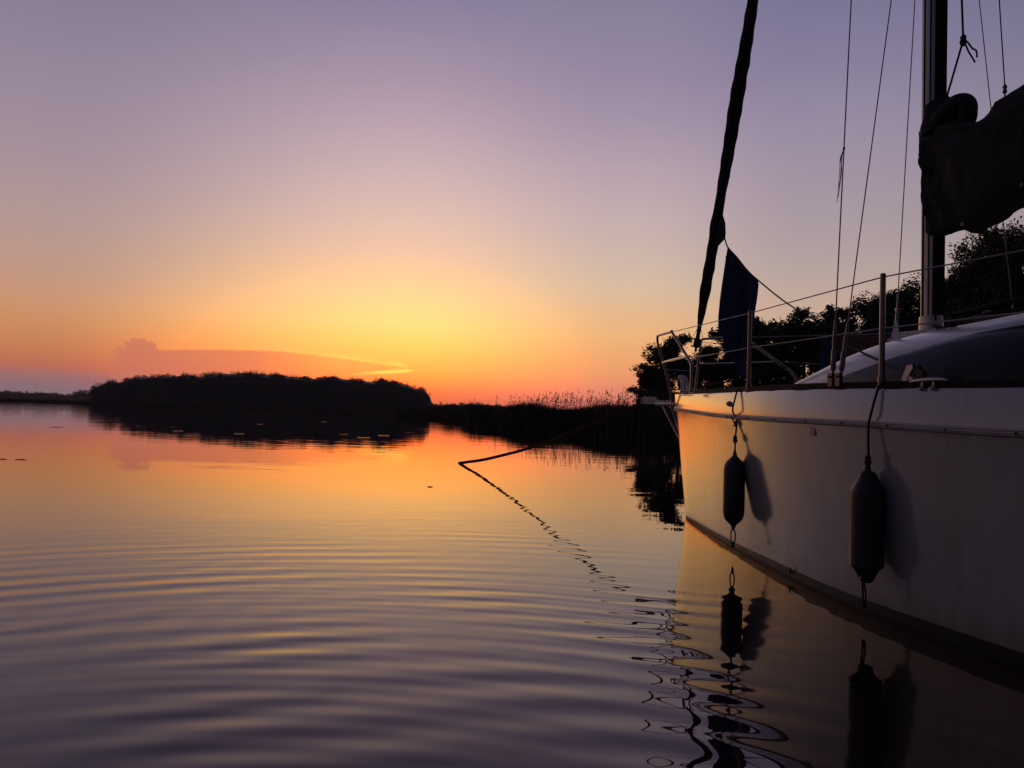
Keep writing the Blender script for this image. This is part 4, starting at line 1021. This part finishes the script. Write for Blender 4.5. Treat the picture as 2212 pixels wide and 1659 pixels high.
def rail_towel(s0, s1, m, drop, label, seed):
    rn = random.Random(seed); grid = []
    for i in range(14):
        v = i / 13; row = []
        for j in range(17):
            u = j / 16; s = s0 + (s1 - s0) * u; f = (s - .28) / (2.407 - .28); t = -(.39 + (T_GUN(2.637) - .032 - .39) * f); z = 1.783 + (1.688 - 1.783) * f
            q = v * 2 - 1; dz = abs(q) * drop; off = .012 * math.copysign(min(1, abs(q) * 6), q) + .016 * math.sin(u * 13 + seed + q * 2) * abs(q)
            row.append(toworld(L(s, t + off, z + .006 - dz - (.01 * math.sin(u * 7) * abs(q)))))
        grid.append(row)
    o = cloth('towel', grid, m); tag(o, label, 'towel'); return o
rail_towel(1.30, 2.05, M_BROWN, .26, 'brown towel draped over the far lifeline behind the stanchion', 3)
rail_towel(1.13, 1.285, M_BLUE, .36, 'narrow blue towel draped over the far lifeline beside the brown one', 8)

# ------------------------------------------------------------------ mooring strap
A = toworld(L(-.93, 0, 1.14)); Bw = Vector((0, 0, EYE)) + bearing(986, 1000) * 15.55; Bw.z = -.05
mids = [(1400, 863, .0), (1340, 893, .15), (1260, 925, .34), (1150, 972, .62), (1060, 994, .85)]
fz = [1.0, .86, .68, .365, .135]
path = [A]
for (x, y, _), z in zip(mids[1:], fz[1:]):
    # along the vertical plane from bow roller to the water entry, sagging
    pass
N_ = 60; pts = []
for k in range(N_ + 1):
    u = k / N_; p = A + (Bw - A) * u; p.z = 1.14 * ((1 - u) ** 1.0) - .0 - .62 * u * (1 - u) * 1.0 ; p.z = float(np.interp(u, [0, .078, .23, .49, .775, .97, 1], [1.14, 1.01, .80, .44, .15, .01, -.05])); pts.append(p)
zs = np.array([p.z for p in pts]); ker = np.ones(9) / 9; zz2 = np.convolve(np.pad(zs, 4, mode='edge'), ker, 'valid'); 
for p, z in zip(pts[4:-4], zz2[4:-4]): p.z = float(z)
mb = MB(); rows = []
for k, p in enumerate(pts):
    u = k / N_; t = (pts[min(k + 1, N_)] - pts[max(k - 1, 0)]).normalized(); side_ = t.cross(Vector((0, 0, 1))).normalized(); upv = side_.cross(t)
    tw_ = rad(84) - .35 * math.sin(u * 4); w = side_ * math.cos(tw_) + upv * math.sin(tw_); n = t.cross(w)
    rows.append([p + w * .027 + n * .0018, p + w * .027 - n * .0018, p - w * .027 - n * .0018, p - w * .027 + n * .0018])
mb.loft(rows); tag(mb.build('mooring_strap', M_WEB, angle=30), 'dark red mooring strap running from the bow roller down into the water', 'mooring strap')

# ------------------------------------------------------------------ evening air over the lake
HZ = bpy.data.materials.new('lake_air'); HZ.use_nodes = True; ht = HZ.node_tree; ht.nodes.clear()
pv = ht.nodes.new('ShaderNodeVolumePrincipled'); pv.inputs['Color'].default_value = (0.80, 0.74, 0.80, 1); pv.inputs['Density'].default_value = 0.00011
pv.inputs['Anisotropy'].default_value = 0.3
ho = ht.nodes.new('ShaderNodeOutputMaterial'); ht.links.new(pv.outputs[0], ho.inputs['Volume'])
mb = MB(); mb.box((0, 850, 18.5), (3900, 2200, 41)); tag(mb.build('haze', HZ, smooth=False), kind='stuff')

for me in list(bpy.data.meshes):
    if me.users == 0: bpy.data.meshes.remove(me)
